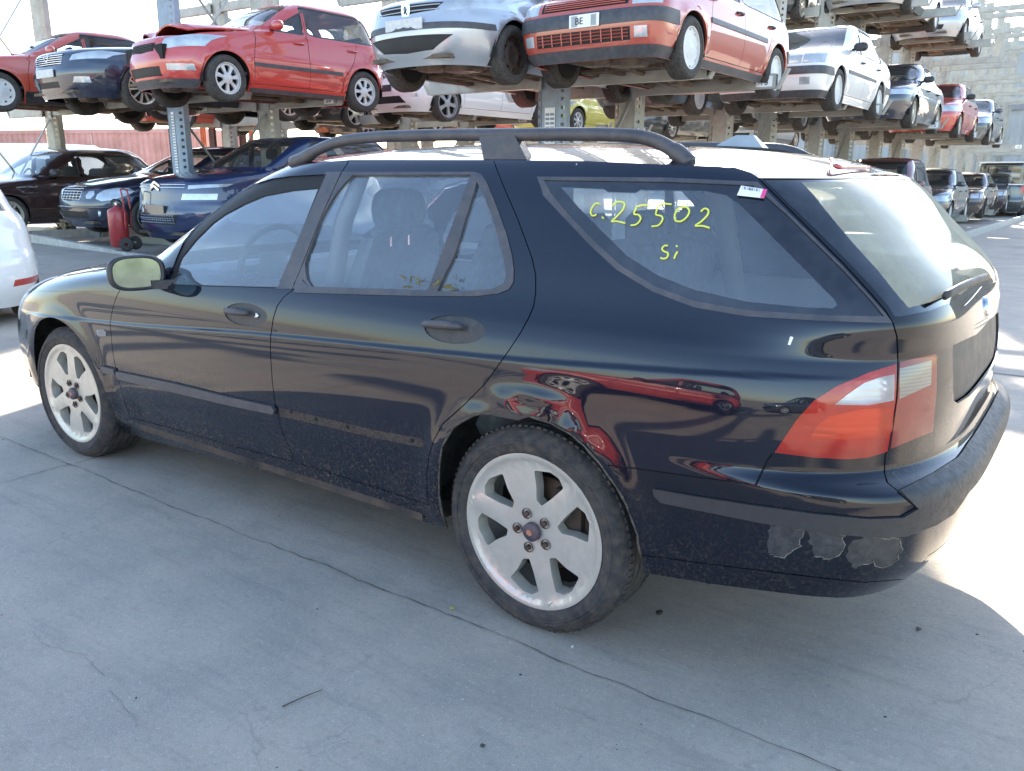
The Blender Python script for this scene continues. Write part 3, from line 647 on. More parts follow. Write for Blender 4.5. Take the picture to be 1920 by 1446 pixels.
# clips where the moulding was
m = MB()
for (px, py) in ((545, 772), (592, 786), (651, 801), (772, 826)):
    p, n_ = hpt(px, py, .000); qq = Vector(n_).to_track_quat('Y', 'Z').to_matrix(); k = MB(); k.lathe([(0, .001), (.006, .001), (.008, -.003)], 10); m = MB(); m.add([tuple(qq @ Vector(v)+Vector(p)) for v in k.V], k.F); m.build('clip_hole', M_gap, d2, True)
m = MB(); rr = random.Random(5)
for i in range(26):
    p, n_ = hpt(750+rr.random()**.8*112, 542-rr.random()**2*22, .006+.010*rr.random()); u = Vector((rr.uniform(-1, 1), rr.uniform(-.3, .3), rr.uniform(-.6, .6))).normalized()*rr.uniform(.006, .018); v = Vector((rr.uniform(-.5, .5), -.4, 1)).normalized()*rr.uniform(.003, .007)
    p = Vector(p); m.add([tuple(p-u), tuple(p+v), tuple(p+u), tuple(p-v)], [(0, 1, 2, 3)])
tag(m.build('leaf_litter', simple('dry_leaf', (.16, .14, .05), .8, var=.4, scale=40)), 'dry leaf litter caught on the rear door window ledge of the estate', 'leaves', kind='stuff')
# --- wing mirrors
def mirror(sgn):
    root = MB(); C0 = Vector((.845, -.955, .965)); ax = Vector((.93, -.30, .05)).normalized(); q = ax.to_track_quat('Y', 'Z').to_matrix()
    prof = [(0, -.115), (.35, -.11), (.66, -.09), (.88, -.055), (1.0, -.01), (1.0, .012), (.90, .022), (.84, .020), (.82, .008)]
    def se(a, r): c, s = math.cos(a), math.sin(a); k = (abs(c)**3.0+abs(s)**3.0)**(-1/3.0); return (c*k*.108*r, s*k*.070*r)
    V = []; F = []; n = 36
    for r, h in prof:
        for k in range(n): x, z = se(2*math.pi*k/n, r); V.append((x, h, z))
    for i in range(len(prof)-1):
        for k in range(n): F.append((i*n+k, i*n+(k+1) % n, (i+1)*n+(k+1) % n, (i+1)*n+k))
    V = [q @ Vector(v)+C0 for v in V]; V = [(v.x, sgn*v.y, v.z) for v in V]
    o = mesh_obj('wing_mirror', V, F, M_black, hero, True)
    V = [(0, .009, 0)]+[(lambda p: (p[0], .009, p[1]))(se(2*math.pi*k/n, .825)) for k in range(n)]
    V = [q @ Vector(v)+C0 for v in V]; V = [(v.x, sgn*v.y, v.z) for v in V]
    mesh_obj('mirror_glass', V, [(0, k+1, (k+1) % n+1) for k in range(n)], M_mirror, o)
    m = MB(); m.beam((.86, sgn*-.90, .915), (.93, sgn*-.80, .915), .05, .035); m.build('mirror_arm', M_black, o)
M_mirror = simple('mirror_surface', (.15, .20, .195), .06, metal=1, var=.25, scale=12)
mirror(1); mirror(-1)
# --- wiper
m = MB(); wp = [on_axis(*q, 0, v) for q, v in ((ZB((1612, 662))[0], 3.74), (ZB((1680, 620))[0], 3.765), (ZB((1760, 585))[0], 3.77), (ZB((1812, 562))[0], 3.765))]
wp = [hpt(*q, .03)[0] for q in ZB((1612, 664), (1680, 628), (1745, 600), (1800, 574))]
m.tube(smooth_line(wp, 3), .011, 6, flat=.6); m.build('rear_wiper', M_black, gt, True)
# --- writing, sticker
M_chalk = simple('yellow_chalk', (.74, .76, .12), .8, var=.1)
def stroke(m, pts, r=.0025):
    p = smooth_line(pts, 4); q = hs.hit(p[:, 0], p[:, 1]); P3 = hs.P(q[:, 0], q[:, 1])+hs.N(q[:, 0], q[:, 1])*.002; m.tube([tuple(v) for v in P3], r, 6)
m = MB()
for s_ in (((338, 292), (322, 290), (306, 310), (303, 328), (312, 338), (325, 332)), ((346, 343), (351, 346), (350, 349)),
           ((386, 300), (398, 286), (418, 284), (432, 292), (425, 315), (400, 342), (382, 360), (400, 358), (435, 366)), ((526, 296), (495, 298), (476, 304)), ((478, 306), (468, 330), (486, 334), (494, 350), (478, 370), (456, 374)),
           ((612, 294), (582, 292), (562, 300)), ((560, 302), (552, 332), (572, 338), (578, 352), (562, 374), (536, 378)), ((655, 304), (636, 312), (624, 335), (628, 356), (650, 358), (672, 340), (680, 318), (668, 304), (652, 306)),
           ((724, 322), (738, 310), (752, 316), (750, 334), (725, 360), (702, 376), (730, 376), (757, 384)),
           ((598, 452), (585, 452), (576, 464), (584, 474), (598, 480), (596, 496), (582, 502), (570, 498)), ((636, 474), (628, 486), (622, 502)), ((630, 452), (634, 456))):
    m = MB(); stroke(m, ZB(*s_)); m.build('chalk_stroke', M_chalk, qg, True)
def decal(px, name, mat, par, off=.003, sub=6):
    p = np.array(px, float); V = []; 
    for j in range(sub+1):
        for i in range(sub+1):
            a, b = i/sub, j/sub; q = p[0]*(1-a)*(1-b)+p[1]*a*(1-b)+p[2]*a*b+p[3]*(1-a)*b; V.append(q)
    V = np.array(V); q = hs.hit(V[:, 0], V[:, 1]); V = hs.P(q[:, 0], q[:, 1])+hs.N(q[:, 0], q[:, 1])*off
    F = [(j*(sub+1)+i, (j+1)*(sub+1)+i, (j+1)*(sub+1)+i+1, j*(sub+1)+i+1) for j in range(sub) for i in range(sub)]
    return mesh_obj(name, V, F, mat, par)
st = decal(ZB((878, 224), (977, 240), (965, 273), (862, 261)), 'paper_sticker', M_white, qg, .0035)
decal(ZB((962, 238), (977, 240), (965, 273), (950, 271)), 'pink_band', simple('pink_print', (.75, .06, .25), .5), st, .0045)
bars = MB(); random.seed(3); x = 884.
while x < 948:
    w_ = random.choice((1, 1.5, 2.5)); q = np.array(ZB((x, 227+(x-878)*.16), (x+w_, 227+(x-878)*.16), (x+w_-1, 238+(x-878)*.16), (x-1, 238+(x-878)*.16)), float)
    h_ = hs.hit(q[:, 0], q[:, 1]); bars.add([tuple(v) for v in hs.P(h_[:, 0], h_[:, 1])+hs.N(h_[:, 0], h_[:, 1])*.0045], [(3, 2, 1, 0)]); x += w_+random.choice((1.5, 2.5, 5))
bars.build('sticker_print', M_ink, st)
# bird dropping
decal(ZB((1066, 798), (1078, 802), (1066, 832), (1056, 830)), 'dropping', M_white, None and hero or hero, .001, 3)

# --- wheels
def rim_face(name, R_, holes, mat, par, face, thick=.035, dish=.012, facing=-1):
    """disc with cut-out holes; holes = list of closed 2-D outlines; face(r)->y offset"""
    pts = []; ed = []
    for h in [np.array([(R_*math.cos(a), R_*math.sin(a)) for a in np.linspace(0, 2*math.pi, 72, endpoint=False)])]+[np.array(h) for h in holes]:
        b = len(pts); pts += [tuple(p) for p in h]; n = len(h); ed += [(b+i, b+(i+1) % n) for i in range(n)]
    for r in list(np.linspace(0, R_*.86, 9))+[R_*q for q in (.89, .915, .93, .945, .96, .98)]:
        for a in np.linspace(0, 2*math.pi, max(1, int(r/R_*(72 if r > R_*.87 else 40))), endpoint=False): pts.append((r*math.cos(a), r*math.sin(a)))
    V, _, F, _, _, _ = delaunay_2d_cdt([Vector(p) for p in pts], ed, [], 0, 1e-6)
    V = np.array([(v.x, v.y) for v in V]); F = np.array([f for f in F if len(f) == 3]); C = V[F].mean(1)
    keep = np.hypot(C[:, 0], C[:, 1]) < R_*.9999
    for h in holes: keep &= ~inpoly(C, np.array(h))
    F = F[keep]; A = V[F[:, 1]]-V[F[:, 0]]; B = V[F[:, 2]]-V[F[:, 0]]; fl = (A[:, 0]*B[:, 1]-A[:, 1]*B[:, 0]) < 0; F[fl] = F[fl][:, ::-1]
    VV = [(x, face(math.hypot(x, z), math.atan2(z, x)), z) for x, z in V]; FF = [tuple(f) for f in F]
    ec = set()
    for f in FF: ec |= {(f[0], f[1]), (f[1], f[2]), (f[2], f[0])}
    for a, b in list(ec):
        if (b, a) not in ec:
            i = len(VV); pa, pb = VV[a], VV[b]; VV += [pa, pb, (pb[0]*.97, pb[1]+thick, pb[2]*.97), (pa[0]*.97, pa[1]+thick, pa[2]*.97)]; FF.append((i+1, i, i+3, i+2))
    o = mesh_obj(name, VV, FF, mat, par, True); o.data.set_sharp_from_angle(angle=R(28)); return o
def rpoly(p, r=.25, n=3):
    """round the corners of a polygon"""
    p = [np.array(q, float) for q in p]; out = []
    for i in range(len(p)):
        a, b, c = p[i-1], p[i], p[(i+1) % len(p)]; q0 = b+(a-b)*r; q1 = b+(c-b)*r
        for k in range(n+1): t = k/n; out.append((1-t)**2*q0+2*t*(1-t)*b+t*t*q1)
    return [tuple(q) for q in out]
def pol(r, deg): return (r*math.cos(R(deg)), r*math.sin(R(deg)))
def tyre(par, R_=.325, Ri=.243, W=.225, mat=None, seg=72, tread=True):
    m = MB(); h = W/2
    prof = [(Ri-.004, -h+.012), (Ri+.004, -h+.002), (Ri+.018, -h-.004), (Ri+.045, -h-.008), (R_-.028, -h-.004), (R_-.012, -h+.010), (R_-.003, -h+.026)]
    if tread:
        for g in (-.055, -.020, .018, .052): prof += [(R_, g-.006), (R_-.007, g-.004), (R_-.007, g+.004), (R_, g+.006)]
    prof += [(R_-.003, h-.026), (R_-.012, h-.010), (R_-.028, h+.004), (Ri+.03, h+.006), (Ri-.004, h-.01)]
    m.lathe(prof, seg)
    if tread:
        n = 90
        for k in range(n):
            a = 2*math.pi*k/n
            for (y0, y1) in ((-h+.024, -.064), (.064, h-.024)):
                c, s = math.cos(a), math.sin(a); y = (y0+y1)/2; M = Matrix.Rotation(-a, 3, 'Y')
                m.box((c*(R_-.0025), y, s*(R_-.0025)), (.009, abs(y1-y0), .013), M)
    # note: side wall lettering ring
    m.lathe([(Ri+.030, -h-.0085), (Ri+.034, -h-.0105), (Ri+.038, -h-.0085)], seg)
    return m.build('tyre', mat or M_rubber, par, angle=40)
def hero_wheel(x, y, steer=0, camber=0, spin=0, flip=False):
    w0 = empty('wheel', (x, y, .317), rot=(camber, 0, steer+(math.pi if flip else 0))); w0.parent = hero
    tyre(w0, .322, .243, .222)
    holes = []
    for k in range(3):
        A = spin+k*120+60     # middle of a wide spoke; narrow spokes at +-60
        for sg in (-1, 1):
            e = A+60*sg       # narrow spoke centre
            h = [pol(.093, e-sg*24), pol(.135, e-sg*14), pol(.192, e-sg*9.5), pol(.207, e-sg*17), pol(.208, e-sg*26), pol(.193, e-sg*42), pol(.145, e-sg*38), pol(.104, e-sg*36)]
            holes.append(rpoly(h, .13, 2))
    def face(r, a):
        k = ((math.degrees(a)-spin) % 120); dn = min(k, 120-k)     # distance to narrow spoke
        y = -.098+.018*math.exp(-(r/.07)**2)*.4
        y += -.010*max(0, min(1, (r-.218)/.012))
        if dn < 12 and .09 < r < .225: y -= .008*max(0, 1-dn/9)
        return y
    rim = rim_face('rim', .243, holes, M_alloy, w0, face, .040)
    m = MB(); m.lathe([(.243, -.108), (.236, -.102), (.232, -.085), (.222, -.05), (.215, .02), (.222, .10)], 64); m.build('rim_barrel', M_alloy, rim, True)
    m = MB(); m.lathe([(0, -.112), (.024, -.112), (.029, -.108), (.029, -.095)], 32); cp = m.build('hub_cap', simple('hub_cap_dark', (.05, .055, .075), .45, var=.3, dirt=.5, dcol=(.25, .10, .05)), w0, True)
    m = MB()
    for p_ in ([(-.012, -.006), (-.002, -.011), (.008, -.004), (.004, .006), (-.006, .010), (-.013, .003)],): m.add([(a, -.1125, b) for a, b in p_], [tuple(range(6))])
    m.build('hub_emblem', simple('rusty_emblem', (.45, .18, .10), .6), cp)
    for k in range(5):
        a = R(90+72*k+spin*.3+8); m = MB(); cx, cz = .056*math.cos(a), .056*math.sin(a)
        m.lathe([(0, -.108), (.006, -.108), (.0085, -.104), (.0085, -.09), (.013, -.0865), (.015, -.099), (.0165, -.0995)], 18, c=(cx, 0, cz)); m.build('wheel_bolt', M_bolt, w0, angle=40)
    m = MB(); m.lathe([(0, -.03), (.075, -.03), (.075, -.02), (.145, -.02), (.145, .0), (0, .0)], 40); m.build('brake_disc', M_disc, w0, True)
    m = MB(); m.box((.09, -.01, .07), (.09, .07, .12)); m.build('brake_caliper', M_dark, w0)
    m = MB(); m.lathe([(0, .03), (.21, .03)], 24); m.build('wheel_back', M_gap, w0)
    return w0
M_bolt = simple('rusty_bolt', (.11, .07, .055), .5, metal=.5, var=.4, scale=60)
hero_wheel(2.703, -.765, R(0), R(0), spin=47)
hero_wheel(0, -.765, R(2.0), R(0), spin=86)
hero_wheel(2.703, .765, 0, 0, 20, True); hero_wheel(0, .765, 0, 0, 50, True)
M_liner = simple('liner', (.020, .019, .018), .9, var=.4, scale=12, dirt=.5, dcol=(.10, .08, .06), bmp=.3)
for xw in (0, 2.703):
    for sg in (-1, 1):
        m = MB()
        m.grid(lambda u, v, xw=xw, sg=sg: (xw+.43*math.cos(math.pi*u), sg*(.865-.36*v), .335+.43*math.sin(math.pi*u)), 24, 2)
        m.grid(lambda u, v, xw=xw, sg=sg: (xw-.42+.84*u, sg*.50, .12+.66*v), 1, 1)
        m.build('wheel_arch_liner', M_liner, hero)
m = MB(); m.box((1.35, 0, .26), (1.9, 1.56, .06)); m.box((-.62, 0, .30), (.44, 1.3, .06)); m.box((3.33, 0, .42), (.5, 1.5, .06)); m.box((2.7, 0, .40), (.9, .98, .06)); m.box((0, 0, .42), (.85, .98, .3))
m.box((1.4, -.80, .30), (1.7, .10, .14)); m.box((1.4, .80, .30), (1.7, .10, .14))
m.build('underbody', M_dark, hero)
M_int = simple('interior_grey', (.34, .35, .35), .8, var=.1, scale=4); M_intl = simple('interior_light', (.45, .44, .40), .85, var=.08)
m = MB(); m.box((.62, 0, .84), (.34, 1.42, .20), bev=.06); m.box((.80, -.38, .93), (.14, .40, .08), bev=.03); m.build('dashboard', M_int, hero, angle=40)
m = MB()
for sg in (-1, 1):
    m.beam((.92, sg*.775, .60), (2.2, sg*.775, .60), .05, .60); m.beam((2.2, sg*.76, .86), (3.25, sg*.70, .86), .04, .15)
m.box((2.95, 0, .62), (1.1, 1.45, .04)); m.build('door_lining', M_int, hero)
m = MB(); pts = [(.965+.10*math.sin(a)*.35, -.37+.185*math.cos(a), .955+.185*math.sin(a)*.93) for a in np.linspace(0, 2*math.pi, 32, endpoint=False)]
m.tube(pts, .014, 8, closed=True); m.beam((.80, -.37, .88), (.955, -.37, .95), .05, .05); m.box((.955, -.37, .955), (.035, .15, .12), bev=.02); m.beam((.96, -.54, .95), (.96, -.20, .95), .03, .03)
m.build('steering_wheel', M_black, hero, angle=50)
def seat(x, y, W=.50, par=None):
    def sl(c, d, rx, name, mat, p, rr=.05):
        m = MB()
        def f(u, v): return None
        m.box(c, d, Matrix.Rotation(rx, 3, 'Y'), bev=rr); return m.build(name, mat, p, angle=60)
    s0 = sl((x, y, .56), (.50, W, .16), 0, 'seat', M_cloth, hero)
    n = 14; m = MB(); prof = []
    def bk(u, v):   # rounded back cushion
        a = (u*2-1); t = v; hw = W/2*(1-.28*max(0, t-.55)/.45*(abs(a)**1)); return (x+.26+.17*t-.045*(1-a*a)*(0 if t > .98 else 1)+.0, y+a*hw, .56+.56*t+.035*(1-a*a)*(t > .85))
    m.grid(bk, n, 10); m.grid(lambda u, v: (lambda p: (p[0]+.10*(1-.4*v), p[1], p[2]))(bk(u, v)), n, 10)
    m.grid(lambda u, v: (lambda p: (p[0]+.10*(1-.4)*v, p[1], p[2]+.02*math.sin(v*math.pi)))(bk(u, 1)), n, 3)
    for e in (0, 1): m.grid(lambda u, v, e=e: (lambda p: (p[0]+.10*(1-.4*v)*u, p[1], p[2]))(bk(e, v)), 3, 10)
    m.build('seat_back', M_cloth, s0, True)
    m = MB(); V = []
    hx, hz = x+.45, 1.215
    for i in range(9):
        t = i/8; zz = math.cos(math.pi*t); rr = math.sin(math.pi*t)**.45
        for k in range(20):
            a = 2*math.pi*k/20; c, s = math.cos(a), math.sin(a); q = (abs(c)**3+abs(s)**3)**(-1/3)
            V.append((hx+.045*s*q*rr, y+.135*c*q*rr, hz+.085*zz))
    m.add(V, [(i*20+k, i*20+(k+1) % 20, (i+1)*20+(k+1) % 20, (i+1)*20+k) for i in range(8) for k in range(20)])
    m.build('headrest', M_cloth, s0, True)
    for d in (-.05, .05): m = MB(); m.tube([(hx-.0, y+d, 1.08), (hx, y+d, 1.16)], .006, 6); m.build('headrest_post', M_chrome, s0)
seat(1.28, -.37); seat(1.28, .37)
m = MB(); m.box((2.20, 0, .56), (.50, 1.30, .18), bev=.06); m.box((2.52, 0, .85), (.14, 1.32, .56), Matrix.Rotation(.22, 3, 'Y'), bev=.05)
for yy in (-.42, 0, .42): m.box((2.60, yy, 1.16), (.08, .24, .13), bev=.03)
m.build('rear_bench', M_cloth, hero, angle=50)
m = MB()   # headlining and pillars inside
m.grid(lambda u, v: (1.25+1.95*u, -.60+1.2*v, 1.385-.03*(2*v-1)**2-.02*(2*u-1)**2), 6, 6)
m.build('headlining', M_intl, hero, True)
m = MB()
for sg in (-1, 1): m.tube([(1.62, sg*.66, .80), (1.72, sg*.65, 1.18), (1.78, sg*.60, 1.36)], .03, 6, flat=1.6); m.tube([(2.70, sg*.70, .80), (2.62, sg*.66, 1.2), (2.58, sg*.60, 1.36)], .045, 6, flat=1.5)
m.build('pillar_lining', M_intl, hero, True)
# ---------------------------------------------------------------- the other cars
M_cglass = glass('yard_car_glass', tint=(.90, .94, .94), dust=.10)
M_cloth_dark = simple('yard_seat_cloth', (.07, .072, .08), .9, var=.2, scale=30)
M_under = simple('floor_pan', (.10, .085, .065), .8, var=.45, scale=5, dirt=.7, dcol=(.22, .14, .08), bmp=.5)
M_under2 = simple('exhaust_metal', (.16, .13, .10), .6, metal=.6, var=.5, scale=7, dirt=.5, dcol=(.2, .10, .05))
M_lampc = simple('yard_headlamp', (.50, .53, .54), .15, metal=.35, var=.22, scale=6, coat=1)
M_lampr = lens('yard_tail_lamp', (.50, .03, .02)); M_lampa = L_amber
M_capw = simple('white_wheel_cap', (.62, .62, .60), .4, var=.06, dirt=.25, dcol=(.3, .27, .22))
M_rimd = simple('painted_rim', (.33, .33, .34), .35, metal=.5, var=.1, dirt=.3, dcol=(.2, .15, .1))
M_steelw = simple('rusty_steel_wheel', (.030, .024, .022), .6, var=.6, scale=20, dirt=.5, dcol=(.14, .06, .03))
M_plate = simple('plate_white', (.60, .60, .58), .5, var=.1, scale=20, dirt=.3)
_meshc = {}
def wheel_proto(style):
    if style in _meshc: return _meshc[style]
    root = empty('wheel', (0, 0, 0)); Rr = {'star': .235, 'cap': .205, 'flat': .205, 'steel': .205, 'multi': .215, 'twin': .225, 'holes': .205}[style]
    t = tyre(root, .305, Rr, .195, seg=40, tread=False)
    def face(r, a): return -.080-.012*math.exp(-(r/.05)**2)-.010*(r > Rr*.93)+.010*min(1, max(0, (r-.05)/.08))*(r < Rr*.93)
    H = []
    if style == 'star':
        for k in range(5): H.append(rpoly([pol(.07, k*72+36-18), pol(.20, k*72+36-25), pol(.212, k*72+36), pol(.20, k*72+36+25), pol(.07, k*72+36+18)], .15, 2))
        mt = M_rimd
    elif style == 'cap':
        for k in range(7): H.append([pol(.075, k*360/7+10), pol(.165, k*360/7+6), pol(.172, k*360/7+22), pol(.165, k*360/7+38), pol(.075, k*360/7+34)])
        mt = M_capm
    elif style == 'flat':
        for k in range(8): H.append([pol(.165, k*45-5), pol(.183, k*45-5), pol(.183, k*45+5), pol(.165, k*45+5)])
        mt = M_capw
    elif style == 'holes':
        for k in range(9): H.append([pol(.14, k*40-7), pol(.165, k*40-6), pol(.165, k*40+6), pol(.14, k*40+7)])
        mt = M_capw
    elif style == 'steel':
        for k in range(8): H.append([pol(.135, k*45-8), pol(.165, k*45-7), pol(.165, k*45+7), pol(.135, k*45+8)])
        mt = M_steelw
        face = lambda r, a: -.045-.03*math.exp(-((r-.10)/.035)**2)-.035*(r > .19)
    elif style == 'multi':
        for k in range(10): H.append([pol(.06, k*36+8), pol(.19, k*36+4), pol(.195, k*36+18), pol(.19, k*36+32), pol(.06, k*36+28)])
        mt = M_alloy
    else:
        for k in range(5):
            H.append([pol(.075, k*72+12), pol(.20, k*72+9), pol(.205, k*72+34), pol(.20, k*72+56), pol(.075, k*72+52)])
            H.append([pol(.10, k*72-4), pol(.19, k*72-5.5), pol(.19, k*72+1.5), pol(.10, k*72+0)])
        mt = M_alloy
    rim_face('rim', Rr, H, mt, root, face, .03)
    m = MB(); m.lathe([(0, -.0), (.10, -.0), (Rr-.03, .0), (Rr, -.09), (Rr+.003, -.094)], 30); m.lathe([(0, .098), (Rr, .098)], 24); m.build('wheel_inner', M_gap if style != 'multi' else M_dark, root, True)
    _meshc[style] = root; root.location = (0, 0, -50); return root
def make_seats(par, W, x0, top):
    m = MB()
    for sg in (-1, 1):
        m.box((x0, sg*W*.24, .55), (.5, .48, .2), bev=.05); m.box((x0+.30, sg*W*.24, .85), (.14, .46, .6), Matrix.Rotation(.25, 3, 'Y'), bev=.05); m.box((x0+.40, sg*W*.24, top-.27), (.09, .24, .16), bev=.03)
    m.box((x0+1.0, 0, .55), (.5, W*.8, .2), bev=.05); m.box((x0+1.3, 0, .85), (.14, W*.8, .55), Matrix.Rotation(.25, 3, 'Y'), bev=.05)
    m.box((x0-.75, 0, .80), (.3, W*.85, .22), bev=.05)
    m.box((x0+.3, 0, .40), (2.6, W*.9, .04))
    m.tube([(x0-.50+.05*math.sin(a), -W*.22+.18*math.cos(a), .92+.17*math.sin(a)) for a in np.linspace(0, 2*math.pi, 16, endpoint=False)], .015, 5, closed=True)
    return m.build('interior', M_cloth_dark, par, angle=50)
def make_car(name, c):
    g = lambda k, d=None: c.get(k, d)
    ovf, wb, ovr, W, h = g('ovf', .85), g('wb', 2.55), g('ovr', .8), g('W', 1.70)/2, g('h', 1.45); r1 = wb+ovr
    nose, cz_, cx = g('nose', .74), g('cz', .97), g('cx', .35); rf, rr = g('rf', 1.15), g('rr', r1-1.1); belt = g('belt', .96); dz = g('deck', 0); box = g('boxy', 0)
    zb = .20; span = rr-rf; hx = g('hx', None)
    xf = [(zb-.04, -ovf+.10), (.35, -ovf+.015), (.5, -ovf), (.62, -ovf+.03), (nose-.04, -ovf+.07), (nose+.02, -ovf+.16), (nose+(cz_-nose)*.62, -ovf+.16+(cx+ovf-.16)*.42), (cz_-.01, cx-.06), (cz_+.01, cx), (h-.10, rf-.05), (h-.045, rf+.08), (h-.02, rf+.13*span+.08), (h, rf+.30*span)]
    if dz: xr = [(zb-.04, r1-.12), (.40, r1-.01), (.55, r1), (.70, r1-.03), (dz-.06, r1-.06), (dz-.015, r1-.14), (dz+.015, g('dx', r1-.55)), (h-.10, rr), (h-.045, rr-.10), (h-.02, rr-.13*span-.08), (h, rr-.30*span)]
    else: xr = [(zb-.04, r1-.12), (.40, r1-.01), (.55, r1), (.70, r1-.03), (belt, r1-.06), (belt+.04, r1-.10), (h-.10, rr+.05), (h-.045, rr-.05), (h-.02, rr-.13*span-.06), (h, rr-.30*span)]
    tum = g('tum', .76)
    T = dict(xf=xf, xr=xr, w=[(zb-.04, W*.88), (.30, W*.95), (.45, W*.99), (.6, W), (.8, W*.985), (belt-.03, W*.95), (belt+.03, W*.915), (h-.12, W*tum), (h-.045, W*(tum-.08)), (h-.02, W*(tum-.18)), (h, W*.30)],
             Lf=[(.16, .40+.45*(1-box)), (cz_-.05, .40+.45*(1-box)), (cz_+.03, .42-.12*box), (h-.045, .42-.12*box), (h-.02, .30), (h, .16*span)], nf=[(.16, 2.8+1.7*box), (h, 2.8+1.2*box)], Lr=[(.16, .6-.2*box), (h-.045, .5-.15*box), (h-.02, .30), (h, .16*span)], nr=[(.16, 3.2+1.5*box), (h, 3.2+1.2*box)])
    tr = g('tr', .305)
    def disp(x, z):
        d = 0
        for xw in (0, wb): q = np.hypot(x-xw, z-tr); d = d+.018*np.exp(-((q-.36)/.05)**2)*np.clip((z-.18)/.15, 0, 1)
        return d+.006/(1+np.exp(-np.clip((g('crease', .66)-z)/.006, -30, 30)))
    sh = Shell(T, barrel=.03, disp=disp)
    A = .345
    def arch(xw):
        a = np.linspace(-.12, math.pi+.12, 20); p = [(xw+A*math.cos(t), max(.165, tr+A*math.sin(t))) for t in a]; p = [(xw+A, .165)]+p+[(xw-A, .165)]; return sh.side(p)
    def low(): return np.vstack([sh.front([(0, .165), (.5, .165)]), sh.side([(-.2, .165), (wb+.4, .165)]), sh.front([(.6, .165), (0, .165)], True)])
    wz0, wz1 = belt+.02, h-.115
    slope = (rf-cx)/(h-.10-cz_)
    xa0 = cx+.42+g('wa', 0); xA = lambda z: cx+.30+g('wa', 0)+slope*(z-cz_)*.95
    xb = g('xb', 1.38); xc = g('xc', 2.28); xd = g('xd', rr+.02)  # pillar positions at the top
    dgap = .045
    fw = rpoly([(max(xA(wz0)+.05, .62), wz0), (xA(wz1)+.12, wz1), (xb-dgap, wz1), (xb-dgap-.0, wz0)], .10, 2)
    re = g('re', .45)   # how far the rear glass slopes back
    rw = rpoly([(xb+dgap, wz0), (xb+dgap, wz1), (xd-.15, wz1-.01), (xd+re-.12, wz0+.06), (xd+re-.2, wz0)], .12, 2)
    P = [('void', arch(0)), ('void', arch(wb))]
    P += [('win_f', sh.side(fw)), ('win_r', sh.side(rw))]
    P += [('seal', sh.side(rpoly([(a[0]+(a[0]-1.0)*0+da, a[1]+db) for a, (da, db) in zip([(max(xA(wz0)+.05, .62), wz0), (xA(wz1)+.12, wz1), (xb-dgap, wz1), (xb-dgap, wz0)], [(-.05, -.025), (-.02, .022), (.02, .022), (.02, -.025)])], .10, 2)))]
    P += [('seal2', sh.side(rpoly([(xb+dgap-.02, wz0-.025), (xb+dgap-.02, wz1+.022), (xd-.14, wz1+.012), (xd+re-.09, wz0+.06), (xd+re-.18, wz0-.025)], .12, 2)))]
    wsy0, wsy1 = W*.82, W*(tum-.12)
    P += [('ws', sh.front([(0, cz_+.035), (wsy0, cz_+.03), (wsy1, h-.10), (0, h-.085), (0, cz_+.035)]))]
    if g('rglass', 1):
        z0 = (dz or belt)+.06
        P += [('rwin', sh.front([(0, z0), (W*.74, z0), (W*(tum-.14), h-.12), (0, h-.11), (0, z0)], True))]
    hl = g('head', [(W*.52, .60), (W*.97, .62), (W*.985, nose-.02), (W*.85, nose+.00), (W*.50, nose-.03)])
    P += [('head', sh.front(close(np.array(hl))))]
    if g('fog'): P += [('fog', sh.front(close(np.array(g('fog')))))]
    gr = g('grille', [(0, .60), (W*.36, .61), (W*.40, nose-.03), (0, nose-.01)]); P += [('grille', sh.front(close(np.array(gr))))]
    it = g('intake', [(0, .30), (W*.5, .31), (W*.55, .42), (0, .43)]); P += [('intake', sh.front(close(np.array(it))))]
    tlp = g('tail', [(W*.62, .66), (W*.99, .66), (W*.985, .86), (W*.66, .88)]); P += [('tail', sh.front(close(np.array(tlp)), True))]
    if g('strip', 0):   # rubber side strip
        z = g('strip', .5); t = g('stript', .05)
        P += [('strip', np.vstack([sh.side([(.42, z), (wb-.42, z)]), sh.side([(wb-.42, z+t), (.42, z+t)])]))]
    if g('bstrip'):     # bumper band
        z0, z1 = g('bstrip'); P += [('bstrip', np.vstack([sh.front([(0, z0), (W*.9, z0)]), sh.side([(-.34, z0), (-.345, z1)]), sh.front([(W*.9, z1), (0, z1)])])), ('bstrip2', np.vstack([sh.front([(0, z0), (W*.9, z0)], True), sh.side([(wb+.36, z0), (wb+.36, z1)]), sh.front([(W*.9, z1), (0, z1)], True)]))]
    if g('lip', 0): P += [('lip', np.vstack([sh.front([(0, .165), (W*.9, .165)]), sh.side([(-.36, .17), (-.35, g('lip'))]), sh.front([(W*.9, g('lip')), (0, g('lip'))])]))]
    if g('sill', 0): P += [('sill', np.vstack([sh.side([(A+.02, .165), (wb-A-.02, .165)]), sh.side([(wb-A-.02, g('sill')), (A+.02, g('sill'))])]))]
    seam = lambda pts: strip(sh, sh.side(pts), .004)
    P += [('seam', seam([(A+.06+.02, .30), (.42, .6), (.50, belt-.02)])), ('seam', seam([(xb, .27), (xb, wz0-.03)])), ('seam', seam([(A+.08, .27), (wb-A-.08, .27)])),
          ('seam', seam([(xc+.10, belt-.03), (xc+.02, .72), (wb-A-.06, .45), (wb-A-.08, .27)])), ('seam', strip(sh, np.vstack([sh.front([(0, nose-.0), (W*.75, nose+.005)]), sh.side([(-.2, nose+.06), (.5, cz_-.06)])]), .004))]
    P += [('seam', seam([(xb, wz0-.03), (xb, wz1+.03)]))]
    if g('nobonnet'): P += [('bonnet', np.vstack([sh.front([(0, nose+.005), (W*.72, nose+.005)]), sh.side([(-.25, nose+.06), (cx+.2, cz_-.05)]), sh.front([(W*.7, cz_-.015), (0, cz_-.015)])]))]
